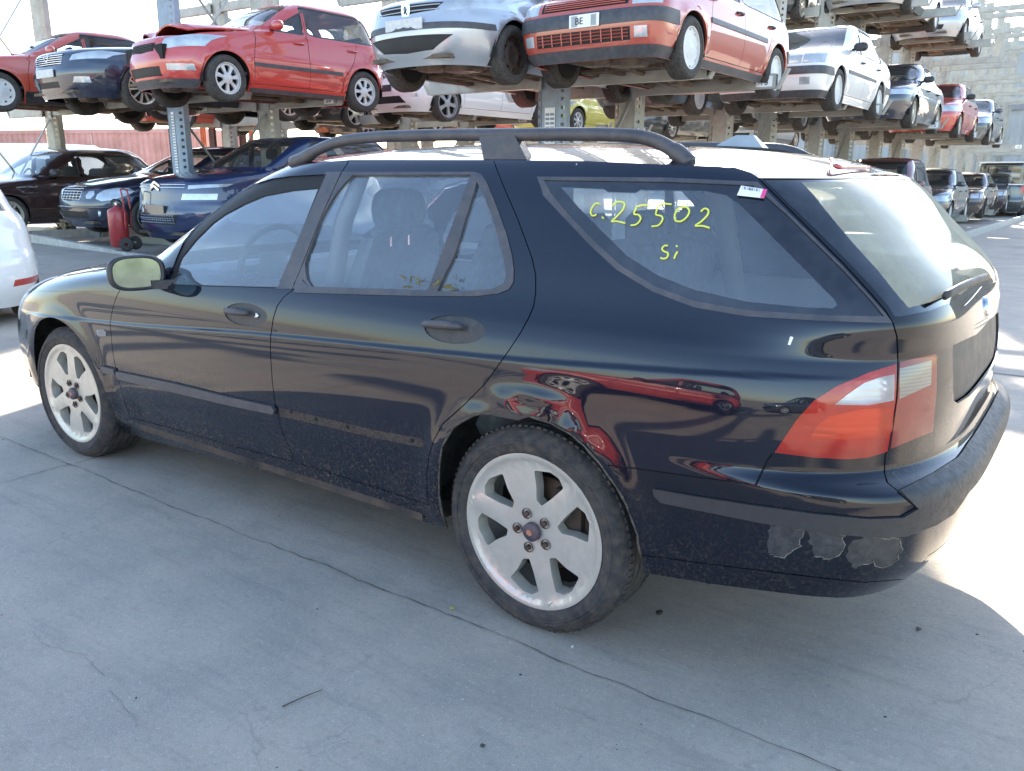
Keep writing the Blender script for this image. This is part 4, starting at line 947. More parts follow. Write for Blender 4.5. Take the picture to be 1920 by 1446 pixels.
    gz = np.unique(np.round(np.concatenate([np.arange(.16, h-.12, .045), np.linspace(nose-.06, cz_+.02, 12), np.linspace(h-.12, h, 9)]), 3))
    gS = np.concatenate([np.linspace(0, 1, 14), np.linspace(1, 2, 22)[1:], np.linspace(2, 3, 13)[1:]])
    V, F = panelize(sh, gS, gz, P)
    root = empty(name); col = c['mat']
    def ro(k, nm, mt, off=0, sides='both', sk=.0, par=None):
        if k in F: return region_obj(sh, V, F[k], nm, mt, par or root, off, sides, sk)
    bd = ro('rest', 'body', col, sk=.025)
    # roof cap
    SS = np.linspace(0, 3, 40); ring = sh.P(SS, np.full(40, h)); rg = [tuple(p) for p in ring]+[(p[0], -p[1], p[2]) for p in ring[::-1]]
    cxm = (rg[0][0]+rg[39][0])/2; mesh_obj('roof', rg+[(cxm, 0, h+.012)], [(i, (i+1) % 80, 80) for i in range(80)], col, root, True)
    ro('win_f', 'front_side_window', M_cglass, -.008, 'left'); ro('win_f', 'front_side_window', M_cglass, -.008, 'right'); ro('win_r', 'rear_side_window', M_cglass, -.008, 'left'); ro('win_r', 'rear_side_window', M_cglass, -.008, 'right')
    for s_ in ('left', 'right'): ro('seal', 'window_seal', g('sealm', M_black), -.001, s_, .012); ro('seal2', 'window_seal', g('sealm', M_black), -.001, s_, .012)
    ro('ws', 'windscreen', M_cglass, -.003); ro('rwin', 'rear_window', M_cglass, -.003)
    for s_ in ('left', 'right'): ro('head', 'headlight', g('headm', M_lampc), .002, s_, .02); ro('tail', 'tail_lamp', M_lampr, .002, s_, .01); ro('fog', 'fog_light', M_lampc, .002, s_, .01)
    gp_ = ro('grille', 'grille', g('grillem', M_mesh), -.008, sk=.0); ro('intake', 'air_intake', M_mesh, -.012)
    [ro(k_, n_, g('stripm', M_trim), .010, s_, .012) for k_, n_ in (('strip', 'rubber_strip'), ('sill', 'sill_cover')) for s_ in ('left', 'right')]; [ro(k_, n_, g('stripm', M_trim), .010, sk=.012) for k_, n_ in (('bstrip', 'bumper_band'), ('bstrip2', 'bumper_band'), ('lip', 'bumper_lip'))]; ro('seam', 'door_seam', M_gap, -.003)
    if g('nobonnet') and 'bonnet' in F:
        b = ro('bonnet', 'crumpled_bonnet', col, .0, sk=.02); me = b.data
        for v in me.vertices:
            x, y, z = v.co; t = max(0, min(1, (cx-x)/(cx+ovf))); v.co.z += .11*t**1.1*(.75+.5*math.sin(y*9+x*3)*t)+(.05*t if y < 0 else 0); v.co.x += .14*t*t
        m = MB(); m.box((-.35, 0, .60), (.75, W*1.2, .18)); m.box((.0, 0, .72), (.9, W*1.3, .04)); m.build('engine_bay', M_gap, root)
    # grille bars
    bars = g('bars', 4)
    if bars:
        m = MB(); gy = max(a for a, b_ in gr)*.93; zl, zh = min(b_ for a, b_ in gr)+.01, max(b_ for a, b_ in gr)-.01
        for i in range(bars):
            z = zl+(zh-zl)*(i+.5)/bars; pp = sh.front([(0, z), (gy, z)]); q = sh.P(pp[:, 0], pp[:, 1]); L_ = [(p[0]-.002, -p[1], z) for p in q[::-1]]+[(p[0]-.002, p[1], z) for p in q[1:]]; m.tube(L_, g('barr', .007), 4)
        if g('vbars'):
            for i in range(-g('vbars'), g('vbars')+1):
                yy = gy*i/g('vbars'); L_ = []
                for z in np.linspace(zl, zh, 4): pp = sh.front([(abs(yy), z)]*1+[(abs(yy), z)]); q = sh.P(pp[:1, 0], pp[:1, 1])[0]; L_.append((q[0]-.002, yy, z))
                m.tube(L_, g('barr', .007)*.7, 4)
        m.build('grille_bars', g('barm', M_chrome), gp_ or root, True)
    def onfront(y, z, off=.01):
        pp = sh.front([(abs(y), z), (abs(y), z)]); q = sh.P(pp[:1, 0], pp[:1, 1])[0]; return (q[0]-off, y, z)
    if g('plate', 1):
        pz = g('pz', .46); p = onfront(0, pz); m = MB(); m.box((p[0], 0, pz), (.012, .50, .11)); m.build('number_plate', g('platem', M_plate), root)
    # mirrors, handles
    for sg in (-1, 1):
        yy = sg*(W*.95+.09); x0 = max(xA(belt)+.12, .66); m = MB(); V_ = []
        for i in range(9):
            t = i/8; zz = math.cos(math.pi*t); r_ = math.sin(math.pi*t)**.5
            for k in range(16):
                a = 2*math.pi*k/16; cc, s_ = math.cos(a), math.sin(a); q = (abs(cc)**2.6+abs(s_)**2.6)**(-1/2.6); V_.append((x0+.065*s_*q*r_, yy+sg*.0+.105*cc*q*r_, belt+.06+.065*zz))
        m.add(V_, [(i*16+k, i*16+(k+1) % 16, (i+1)*16+(k+1) % 16, (i+1)*16+k) for i in range(8) for k in range(16)]); m.beam((x0, sg*W*.86, belt+.02), (x0, yy, belt+.04), .05, .03)
        m.build('wing_mirror', g('mirm', M_black), root, True)
        for xh in (xb-.16, min(xc, wb-.1)-.0): 
            m = MB(); yh = float(sh.yout(np.array([xh]), np.array([belt-.13]))[0]); m.tube([(xh-.09, sg*yh, belt-.13), (xh-.05, sg*(yh+.03), belt-.13), (xh+.05, sg*(yh+.03), belt-.13), (xh+.09, sg*yh, belt-.13)], .013, 6)
            m.build('door_handle', g('handm', M_black), root, True)
    make_seats(root, W*2, xb-.25, h)
    # underside
    m = MB(); m.box((wb/2, 0, .24), (wb-.75, W*1.80, .05)); m.box((-ovf/2-.1, 0, .24), (ovf-.35, W*1.25, .04)); m.box((0, 0, .33), (.85, W*1.15, .22)); m.box((wb+.05, 0, .36), (.9, W*1.15, .20)); m.box((wb+ovr-.3, 0, .32), (ovr-.45, W*1.4, .04))
    for sg in (-1, 1): m.box((wb/2, sg*W*.80, .205), (wb-.8, .07, .05)); m.box((wb/2, sg*W*.40, .20), (wb-.5, .06, .05))
    for xx in (.35, .9, 1.4, 1.9): m.box((xx, 0, .205), (.05, W*1.6, .03))
    m.build('underbody', M_under, root)
    m = MB(); m.tube([(0, .05, .24), (.5, .08, .19), (1.2, .10, .18), (wb-.5, .12, .18), (wb, .35, .26), (wb+ovr-.25, .40, .24)], .028, 7); m.box((wb-.75, .10, .19), (.45, .18, .10), bev=.03); m.box((wb+ovr-.4, .30, .25), (.25, .42, .14), bev=.04)
    m.tube([(0, -W*.75, .30), (.05, -.3, .24), (.0, .3, .24), (0, W*.75, .30)], .03, 7); m.tube([(wb, -W*.75, .30), (wb-.05, 0, .26), (wb, W*.75, .30)], .04, 7)
    m.box((-.05, -.12, .24), (.42, .40, .14), bev=.04); m.box((-.3, .1, .22), (.25, .3, .12), bev=.04); m.build('exhaust', M_under2, root, angle=50)
    for xw in (0, wb):
        for sg in (-1, 1):
            m = MB(); m.grid(lambda u, v, xw=xw, sg=sg: (xw+.36*math.cos(math.pi*(1.1*u-.05)), sg*(W*.97-.30*v), tr+.36*math.sin(math.pi*(1.1*u-.05))), 14, 1)
            m.grid(lambda u, v, xw=xw, sg=sg: (xw-.36+.72*u, sg*(W*.97-.30), .22+.5*v), 1, 1)
            m.build('wheel_arch_liner', M_gap, root)
    wp_ = wheel_proto(g('wheel', 'cap'))
    for (xw, sg) in ((0, -1), (0, 1), (wb, -1), (wb, 1)):
        wc = copy_tree(wp_, root); wc.location = (xw, sg*(W-.105), tr); wc.rotation_euler = (0, random.uniform(0, 6), (g('steer', 0) if xw == 0 else 0)+(math.pi if sg > 0 else 0))
        if tr > .31: wc.scale = (tr/.305,)*3
    for k in g('extras', ()): k(root, sh, W, h, onfront)
    return root
def place_car(root, hx, hy, hz, yaw=0, pitch=0, roll=0, W=None, tr=.305):
    Mz = Matrix.Rotation(R(90+yaw), 3, 'Z') @ Matrix.Rotation(R(pitch), 3, 'Y') @ Matrix.Rotation(R(roll), 3, 'X')
    o = Mz @ Vector((0, -(W/2), tr)); root.location = (hx-o.x, hy-o.y, hz-o.z); root.rotation_euler = Mz.to_euler()
# emblems
def star(root, sh, W, h, of):
    z = .66; m = MB(); p = of(0, z, .02); m.tube([(p[0], .085*math.cos(a), z+.085*math.sin(a)) for a in np.linspace(0, 2*math.pi, 24, endpoint=False)], .009, 6, closed=True)
    for k in range(3): a = R(90+120*k); m.tube([(p[0], 0, z), (p[0], .08*math.cos(a), z+.08*math.sin(a))], [.014, .004], 5)
    m.build('grille_star', M_chrome, root, True)
def chevrons(root, sh, W, h, of):
    m = MB()
    for dz_ in (0, .05):
        p = of(0, .86+dz_, .02)
        for s_ in (-1, 1): m.beam((p[0], 0, .885+dz_), (p[0]+.01, s_*.11, .825+dz_), .02, .030)
    m.build('grille_chevron', M_chrome, root)
    m = MB()
    for s_ in (-1, 1):
        for z in (.86, .90):
            pp = sh.front([(.10, z), (W*.62, z)]); q = sh.P(pp[:, 0], pp[:, 1]); m.tube([(p_[0]-.006, s_*-p_[1], z) for p_ in q], .008, 5)
    m.build('chrome_strip', M_chrome, root, True)
def ring_badge(z, r=.05, mt=None):
    def f(root, sh, W, h, of):
        p = of(0, z, .016); m = MB(); m.tube([(p[0], r*math.cos(a), z+r*math.sin(a)) for a in np.linspace(0, 2*math.pi, 20, endpoint=False)], .007, 6, closed=True); m.beam((p[0], -r*1.3, z), (p[0], r*1.3, z), .01, .012); m.build('badge', mt or M_chrome, root, True)
    return f
def shield(root, sh, W, h, of):
    p = of(0, .70, .012); m = MB(); m.add([(p[0], a, .70+b) for a, b in ((-.055, .07), (.055, .07), (.06, .0), (.045, -.06), (-.045, -.06), (-.06, .0))], [tuple(range(6))]); m.build('badge', M_chrome, root)
    m = MB(); m.tube([(p[0]-.004, a, .70+b) for a, b in ((-.02, -.04), (0, -.01), (-.01, .02), (.01, .04), (.02, .02), (.005, .0), (.02, -.03))], .006, 5); m.build('badge_figure', M_ink, root)
def paper(root, sh, W, h, of):
    p = of(.0, .52, .02); m = MB(); m.box((p[0], -.05, .52), (.004, .34, .12)); a = m.build('paper_notice', M_white, root)
    m = MB()
    for (y, w_) in ((-.16, .06), (.06, .07)): m.box((p[0]-.004, y, .52), (.002, w_, .10))
    m.build('notice_print', simple('grey_print', (.35, .36, .36), .6), a)
    txt('BE', (p[0]-.006, .005, .49), .09, M_ink, a, rot=(R(90), 0, R(-90)))
def txt(s_, loc, size, mat, par, rot=(R(90), 0, 0), name='lettering', ext=.001):
    cu = bpy.data.curves.new('t', 'FONT'); cu.body = s_; cu.size = size; cu.align_x = 'CENTER'; cu.extrude = ext; cu.resolution_u = 3
    o = bpy.data.objects.new('t', cu); COL.objects.link(o); dg = bpy.context.evaluated_depsgraph_get(); me = bpy.data.meshes.new_from_object(o.evaluated_get(dg)); bpy.data.objects.remove(o)
    me.materials.clear(); me.materials.append(mat); n = bpy.data.objects.new(name, me); COL.objects.link(n); n.parent = par; n.location = loc; n.rotation_euler = rot; return n
def visors(root, sh, W, h, of): pass

red = (.50, .035, .025)
PM = {
 'red': paint('red_paint', red, dirt=.2, lowdirt=.3), 'orange_red': paint('faded_red_paint', (.50, .07, .035), dirt=.3, lowdirt=.3), 'tipo': paint('coral_red_paint', (.42, .06, .035), dirt=.35, lowdirt=.4),
 'navy': paint('navy_paint', (.006, .012, .035), dirt=.2, lowdirt=.4), 'black': paint('black_paint', (.008, .007, .008), dirt=.25, lowdirt=.5), 'blue': paint('blue_paint', (.006, .022, .08), dirt=.15, lowdirt=.2),
 'white': paint('white_paint', (.78, .78, .76), dirt=.15, lowdirt=.2), 'silver': paint('silver_paint', (.42, .44, .47), dirt=.2, lowdirt=.2, metal=.5), 'dgrey': paint('dark_grey_paint', (.05, .065, .075), dirt=.2, lowdirt=.3, metal=.3),
 'yellow': paint('yellow_paint', (.62, .56, .10), dirt=.2, lowdirt=.2), 'plum': paint('plum_paint', (.022, .008, .012), dirt=.25, lowdirt=.4), 'brown': paint('brown_paint', (.12, .095, .085), dirt=.3, lowdirt=.3, metal=.3), 'maroon': paint('maroon_paint', (.16, .045, .045), dirt=.3, lowdirt=.3),
 'green': paint('dark_green_paint', (.02, .05, .035), dirt=.25, lowdirt=.3)}
SPEC = {
 'skoda': dict(ovf=.78, wb=2.36, ovr=.62, W=1.66, h=1.50, nose=.80, cz=1.03, cx=.42, rf=1.12, rr=2.62, belt=1.0, xb=1.34, xc=2.15, xd=2.60, re=.22, mat=PM['red'], strip=.50, lip=.27, sill=.22, wheel='cap', mirm=PM['red'], handm=PM['red'], nobonnet=1, bars=5, barm=M_black,
     head=[(.40, .62), (.78, .68), (.80, .84), (.70, .83), (.44, .76)], grille=[(0, .60), (.28, .62), (.31, .72), (0, .72)], intake=[(0, .30), (.40, .30), (.40, .42), (0, .42)], fog=[(.50, .37), (.74, .37), (.74, .45), (.50, .45)], plate=0, steer=.1, tum=.80),
 'insignia': dict(ovf=.97, wb=2.74, ovr=1.1, W=1.86, h=1.48, nose=.80, cz=.98, cx=.40, rf=1.25, rr=2.55, deck=1.04, dx=3.3, belt=.98, xd=2.6, re=.5, mat=PM['navy'], wheel='multi', bars=5, barr=.010, grille=[(0, .60), (.30, .61), (.42, .76), (0, .77)], head=[(.52, .66), (.86, .70), (.90, .80), (.80, .81), (.55, .74)],
     intake=[(0, .30), (.30, .30), (.30, .38), (0, .38)], fog=[(.56, .36), (.76, .36), (.76, .44), (.60, .44)], pz=.50, extras=(ring_badge(.72),), tr=.33),
 'mpv_white': dict(ovf=.80, wb=2.78, ovr=.70, W=1.78, h=1.60, nose=.86, cz=1.08, cx=.25, rf=1.05, rr=3.0, belt=1.03, xb=1.45, xc=2.4, xd=3.0, re=.25, mat=PM['white'], wheel='star', bars=4, barr=.010, barm=PM['silver'], grille=[(0, .74), (.34, .75), (.38, .86), (0, .88)], head=[(.48, .70), (.84, .74), (.86, .90), (.76, .90), (.50, .82)],
     intake=[(0, .30), (.52, .30), (.42, .42), (0, .42)], fog=[(.62, .40), (.70, .40), (.70, .46), (.62, .46)], pz=.56, platem=M_black, extras=(lambda *a: star5(*a),), mirm=PM['white'], handm=PM['white'], tr=.315, tum=.80),
 'silver': dict(ovf=.86, wb=2.61, ovr=.74, W=1.67, h=1.50, nose=.80, cz=1.02, cx=.32, rf=1.1, rr=2.85, belt=.99, xd=2.9, re=.25, mat=PM['silver'], wheel='steel', bars=2, barm=PM['silver'], grille=[(0, .66), (.36, .68), (.44, .76), (0, .77)], head=[(.46, .66), (.84, .72), (.86, .88), (.74, .86), (.52, .76)],
     intake=[(0, .28), (.34, .30), (.56, .44), (0, .45)], pz=.56, bstrip=(.50, .56), extras=(shield,), handm=PM['silver']),
 'tipo': dict(ovf=.80, wb=2.54, ovr=.66, W=1.70, h=1.44, nose=.76, cz=.95, cx=.40, rf=1.12, rr=2.72, belt=.93, boxy=1, xd=2.72, re=.30, mat=PM['tipo'], wheel='flat', bars=4, barm=PM['tipo'], strip=.60, sill=.24, lip=.27, bstrip=(.47, .60), grille=[(0, .64), (.50, .64), (.50, .74), (0, .74)], head=[(.54, .63), (.80, .63), (.80, .75), (.54, .75)],
     intake=[(0, .31), (.54, .31), (.54, .43), (0, .43)], fog=[(.58, .33), (.70, .33), (.70, .43), (.58, .43)], plate=0, extras=(paper, lambda *a: lowgrid(*a)), tum=.80),
 'tempra': dict(ovf=.83, wb=2.54, ovr=.97, W=1.70, h=1.44, nose=.76, cz=.95, cx=.40, rf=1.12, rr=2.40, deck=1.02, dx=2.95, belt=.93, boxy=1, xd=2.42, re=.42, mat=PM['white'], wheel='flat', bars=0, strip=.58, lip=.26, bstrip=(.47, .58), grille=[(0, .62), (.50, .62), (.50, .74), (0, .74)], grillem=M_lampc, head=[(.52, .62), (.80, .62), (.80, .75), (.52, .75)],
     intake=[(0, .20), (.2, .20), (.2, .22), (0, .22)], fog=[(.50, .33), (.64, .33), (.64, .43), (.50, .43)], plate=0, tum=.80),
 'saloon': dict(ovf=.9, wb=2.6, ovr=1.0, W=1.72, h=1.42, nose=.72, cz=.94, cx=.38, rf=1.15, rr=2.45, deck=1.0, dx=3.1, belt=.93, xd=2.5, re=.45, mat=PM['navy'], wheel='multi', sill=.30, stripm=PM['dgrey'], plate=0),
 'hatch': dict(ovf=.84, wb=2.58, ovr=.72, W=1.72, h=1.45, nose=.76, cz=.98, cx=.36, rf=1.1, rr=2.75, belt=.97, xd=2.75, re=.28, mat=PM['red'], wheel='multi'),
 'oldsaloon': dict(ovf=.8, wb=2.5, ovr=1.0, W=1.66, h=1.40, nose=.78, cz=.94, cx=.40, rf=1.0, rr=2.5, deck=1.0, dx=2.95, belt=.93, boxy=1, xd=2.5, re=.35, mat=PM['brown'], wheel='flat', strip=.55, bstrip=(.42, .52), head=[(.50, .62), (.72, .62), (.72, .76), (.50, .76)], fog=[(.74, .62), (.81, .62), (.81, .76), (.74, .76)], grille=[(0, .62), (.46, .62), (.46, .76), (0, .76)]),
 'citroen': dict(ovf=.85, wb=2.78, ovr=.80, W=1.83, h=1.63, nose=.94, cz=1.11, cx=.25, rf=1.12, rr=3.0, belt=1.03, xd=3.0, re=.25, mat=PM['blue'], wheel='twin', bars=0, grille=[(0, .50), (.46, .50), (.40, .62), (0, .63)], grillem=PM['dgrey'], head=[(.52, .70), (.84, .70), (.84, .78), (.54, .78)], intake=[(0, .36), (.42, .36), (.50, .49), (0, .49)],
     fog=[(.60, .84), (.86, .87), (.87, .91), (.60, .89)], plate=1, pz=.57, platem=PM['dgrey'], extras=(chevrons, lambda *a: mesh_intake(*a)), tr=.33, tum=.80),
 'merc': dict(ovf=.84, wb=2.85, ovr=1.1, W=1.82, h=1.45, nose=.76, cz=.98, cx=.50, rf=1.35, rr=2.6, deck=1.02, dx=3.25, belt=.96, xd=2.65, re=.5, mat=PM['navy'], wheel='twin', bars=5, vbars=3, barr=.007, grille=[(0, .56), (.26, .58), (.33, .74), (.28, .77), (0, .78)], head=[(.60, .60), (.68, .565), (.78, .58), (.85, .64), (.875, .71), (.84, .76), (.76, .765), (.67, .73), (.61, .67)],
     fog=[(.44, .60), (.52, .60), (.57, .66), (.54, .72), (.46, .71), (.42, .65)], intake=[(0, .30), (.44, .31), (.46, .40), (0, .41)], plate=0, tr=.32, extras=(lambda *a: fogs(*a),)),
 'volvo': dict(ovf=.95, wb=2.79, ovr=1.1, W=1.83, h=1.48, nose=.72, cz=.96, cx=.40, rf=1.15, rr=2.75, deck=1.03, dx=3.3, belt=.96, xd=2.7, re=.5, mat=PM['plum'], wheel='twin', strip=.42, stripm=PM['plum'], sealm=M_chrome, tr=.32),
}
def star5(root, sh, W, h, of):
    z = .81; p = of(0, z, .02); m = MB(); m.tube([(p[0], .085*math.cos(a), z+.085*math.sin(a)) for a in np.linspace(0, 2*math.pi, 24, endpoint=False)], .009, 6, closed=True)
    for k in range(3): a = R(90+120*k); m.tube([(p[0], 0, z), (p[0], .08*math.cos(a), z+.08*math.sin(a))], [.014, .004], 5)
    m.build('grille_star', M_chrome, root, True)
def lowgrid(root, sh, W, h, of):
    m = MB()
    for z in (.345, .375, .405): m.tube([of(y, z, .004) for y in np.linspace(-.52, .52, 12)], .006, 4)
    for y in np.linspace(-.46, .46, 9): m.tube([of(y, z, .006) for z in (.315, .37, .425)], .007, 4)
    m.build('bumper_grille', PM['tipo'], root)
def mesh_intake(root, sh, W, h, of):
    m = MB()
    for i, z in enumerate((.38, .41, .44, .47)):
        for y in np.linspace(-.40, .40, 17): m.tube([of(y-.018, z+.012*(i % 2), .004), of(y, z+.015, .006), of(y+.018, z, .004)], .004, 4)
    m.build('intake_mesh', M_chrome, root)
def fogs(root, sh, W, h, of):
    for s_ in (-1, 1): p = of(s_*.62, .38, .004); m = MB(); m.lathe([(0, p[0]), (.045, p[0]), (.05, p[0]+.02)], 16, 'x', c=(0, p[1], p[2])); m.build('fog_lamp', M_lampc, root, True)
    m = MB(); m.tube([of(y, .47, .012) for y in np.linspace(-.78, .78, 24)], .014, 6); m.build('bumper_trim', PM['dgrey'], root, True)

GRP = 'scrapped cars parked in the racking'
def yard(kind, label, cat, pos, yaw=0, mat=None, group=GRP, name=None, **kw):
    s = dict(SPEC[kind]); s.update(kw); s.setdefault('mat', PM['red'])
    if mat: s['mat'] = PM[mat]; s.setdefault('mirm', PM[mat])
    r = make_car(name or {'car': 'parked_car'}.get(cat, 'parked_car'), s); tag(r, label, cat, group)
    place_car(r, *pos, yaw=yaw, W=s['W'], tr=s.get('tr', .305), pitch=kw.get('pitch', 0)); return r
H2 = 2.62
# right-hand rack, upper deck, aisle side
yard('tipo', 'coral red hatchback with grey bumper and paper notice, nearest on the right rack deck', 'car', (.23, 5.55, H2))
yard('tempra', 'white boxy saloon on the rack arm numbered 14', 'car', (.32, 10.6, H2))
yard('saloon', 'dark navy saloon on the rack arm numbered 15', 'car', (.36, 15.9, H2))
yard('hatch', 'red hatchback on the rack arm numbered 16', 'car', (.45, 21.0, H2))
yard('hatch', 'dark grey hatchback farthest along the upper deck, above the arm numbered 17', 'car', (.50, 26.3, H2), mat='dgrey')
# right-hand rack, upper deck, far side
yard('silver', 'silver hatchback with black steel front wheel and torn bumper beside the coral red car', 'car', (-1.55, 4.95, H2), yaw=2)
yard('oldsaloon', 'car behind the silver hatchback, only its wheels and floor showing', 'car', (-1.75, 10.3, H2), mat='dgrey', wheel='holes')
yard('hatch', 'green car on the far arms behind the white boxy saloon', 'car', (-1.7, 15.6, H2), mat='green')
yard('hatch', 'brown car on the far arms behind the dark navy saloon', 'car', (-1.6, 20.8, H2), mat='brown')
# left-hand rack, upper deck
yard('skoda', 'red hatchback with crumpled bonnet on the rack arm numbered 20', 'car', (-5.98, 4.50, H2), yaw=-4.5)
yard('mpv_white', 'white people carrier with a star badge on the rack arm numbered 21', 'car', (-6.05, 9.15, H2), yaw=-5)
yard('hatch', 'yellow hatchback seen between the posts behind the white people carrier', 'car', (-6.6, 14.5, H2), yaw=0, mat='yellow', wheel='cap')
yard('saloon', 'dark metallic saloon seen low between the posts right of the yellow hatchback', 'car', (-5.95, 18.2, H2), yaw=-3, mat='dgrey', wheel='multi')
yard('saloon', 'silver saloon farthest along the left rack, behind the right rack posts', 'car', (-5.5, 24.5, H2), mat='silver')
yard('insignia', 'navy saloon with chrome grille and broken bumper left of the crumpled red hatchback', 'car', (-8.17, 4.58, H2), yaw=0)
yard('hatch', 'dark car behind the navy saloon, wheel showing under the crumpled red hatchback', 'car', (-9.2, 9.9, H2), mat='black', wheel='twin')
yard('hatch', 'red car deep in the left rack under the crumpled red hatchback tail', 'car', (-9.6, 14.6, H2), mat='red', wheel='star')
# far-left rack
yard('saloon', 'orange-red saloon with dark sill cut off by the left edge', 'car', (-10.56, 3.6, H2), yaw=-8, mat='orange_red', wheel='holes', sill=.34, stripm=M_black, mirm=PM['orange_red'], h=1.43)
yard('hatch', 'red car behind the navy saloon, just its bumper corner showing', 'car', (-12.6, 8.1, H2), mat='orange_red', wheel='cap')
yard('hatch', 'black hatchback deepest in the far-left rack', 'car', (-12.4, 13.4, H2), mat='black', wheel='star')
# top deck
yard('saloon', 'dark car on the top deck at the right, seen from below', 'car', (-.10, 16.9, 4.93), mat='silver', wheel='flat')
yard('hatch', 'pale silver hatchback at the right end of the top deck', 'car', (.15, 22.0, 4.93), mat='silver', wheel='flat')
yard('hatch', 'grey car on the top deck far side, only a front wheel showing', 'car', (-2.2, 16.4, 4.93), mat='dgrey')
# lower deck
yard('citroen', 'blue people carrier with double chevron grille on the ground by the red extinguisher', 'car', (-5.95, 4.60, .66), yaw=-1, group='scrapped cars standing at ground level')
yard('merc', 'navy saloon with upright slatted grille left of the red extinguisher', 'car', (-8.42, 4.65, .72), yaw=-2, group='scrapped cars standing at ground level')
yard('volvo', 'dark plum saloon side-on beneath the orange-red car', 'car', (-11.2, 3.75, .69), yaw=3, group='scrapped cars standing at ground level')
yard('hatch', 'maroon people carrier at ground level behind the estate tail', 'car', (.40, 16.0, .50), mat='maroon', h=1.6, nose=.82, group='scrapped cars standing at ground level')
yard('hatch', 'dark grey hatchback with crumpled front wing at ground level', 'car', (.45, 21.3, .48), mat='dgrey', wheel='flat', group='scrapped cars standing at ground level')
yard('oldsaloon', 'brown boxy saloon second from the far end at ground level', 'car', (.55, 26.8, .46), wheel='steel', group='scrapped cars standing at ground level')
yard('oldsaloon', 'plum boxy saloon with amber indicator at the far end of the ground row', 'car', (.62, 32.2, .46), mat='plum', group='scrapped cars standing at ground level')
yard('hatch', 'red hatchback seen through the rear windows of the estate', 'car', (-2.2, 5.2, .50), mat='red', group='scrapped cars standing at ground level')
_p = onY(1880, 372, 33.0)
pk = dict(SPEC['oldsaloon']); pk.update(ovf=.9, wb=2.9, ovr=1.0, W=1.76, h=1.92, nose=1.0, cz=1.12, cx=.4, rf=1.2, rr=3.75, deck=0, belt=1.12, mat=PM['dgrey'], tail=[(.70, .85), (.86, .85), (.86, 1.10), (.72, 1.10)], tum=.88, xd=3.4, re=.3, tr=.34)
pk = make_car('parked_car', pk); tag(pk, 'dark pickup with pale canopy seen from behind at the far right', 'pickup', GRP); pk.location = (_p[0]-.2, 36.8, 0); pk.rotation_euler = (0, 0, R(-90))
m = MB(); m.box((3.0, 0, 1.93), (1.7, 1.45, .05), bev=.02); m.box((3.0, 0, 1.15), (1.95, 1.70, .05)); m.build('canopy_rim', PM['white'], pk, angle=40)
# white car just ahead of the estate, and cars behind the viewer that its paint mirrors
wc = yard('hatch', 'white hatchback tail cut off by the left edge', 'car', (-7.55, .03, .305), yaw=-104, mat='white', tail=[(.58, .36), (.84, .37), (.84, .43), (.60, .42)], group='cars standing on the open concrete')
rc = yard('hatch', 'red hatchback mirrored in the estate side, behind the viewer', 'car', (.2, -7.0, .305), yaw=-90, mat='red', wheel='cap', group='cars standing on the open concrete')
yard('saloon', 'silver saloon mirrored in the estate side, behind the viewer', 'car', (5.4, -7.4, .305), yaw=-90, mat='dgrey', wheel='cap', group='cars standing on the open concrete')
for p in list(_meshc.values()):
    for ch in list(p.children): bpy.data.objects.remove(ch)
    bpy.data.objects.remove(p)
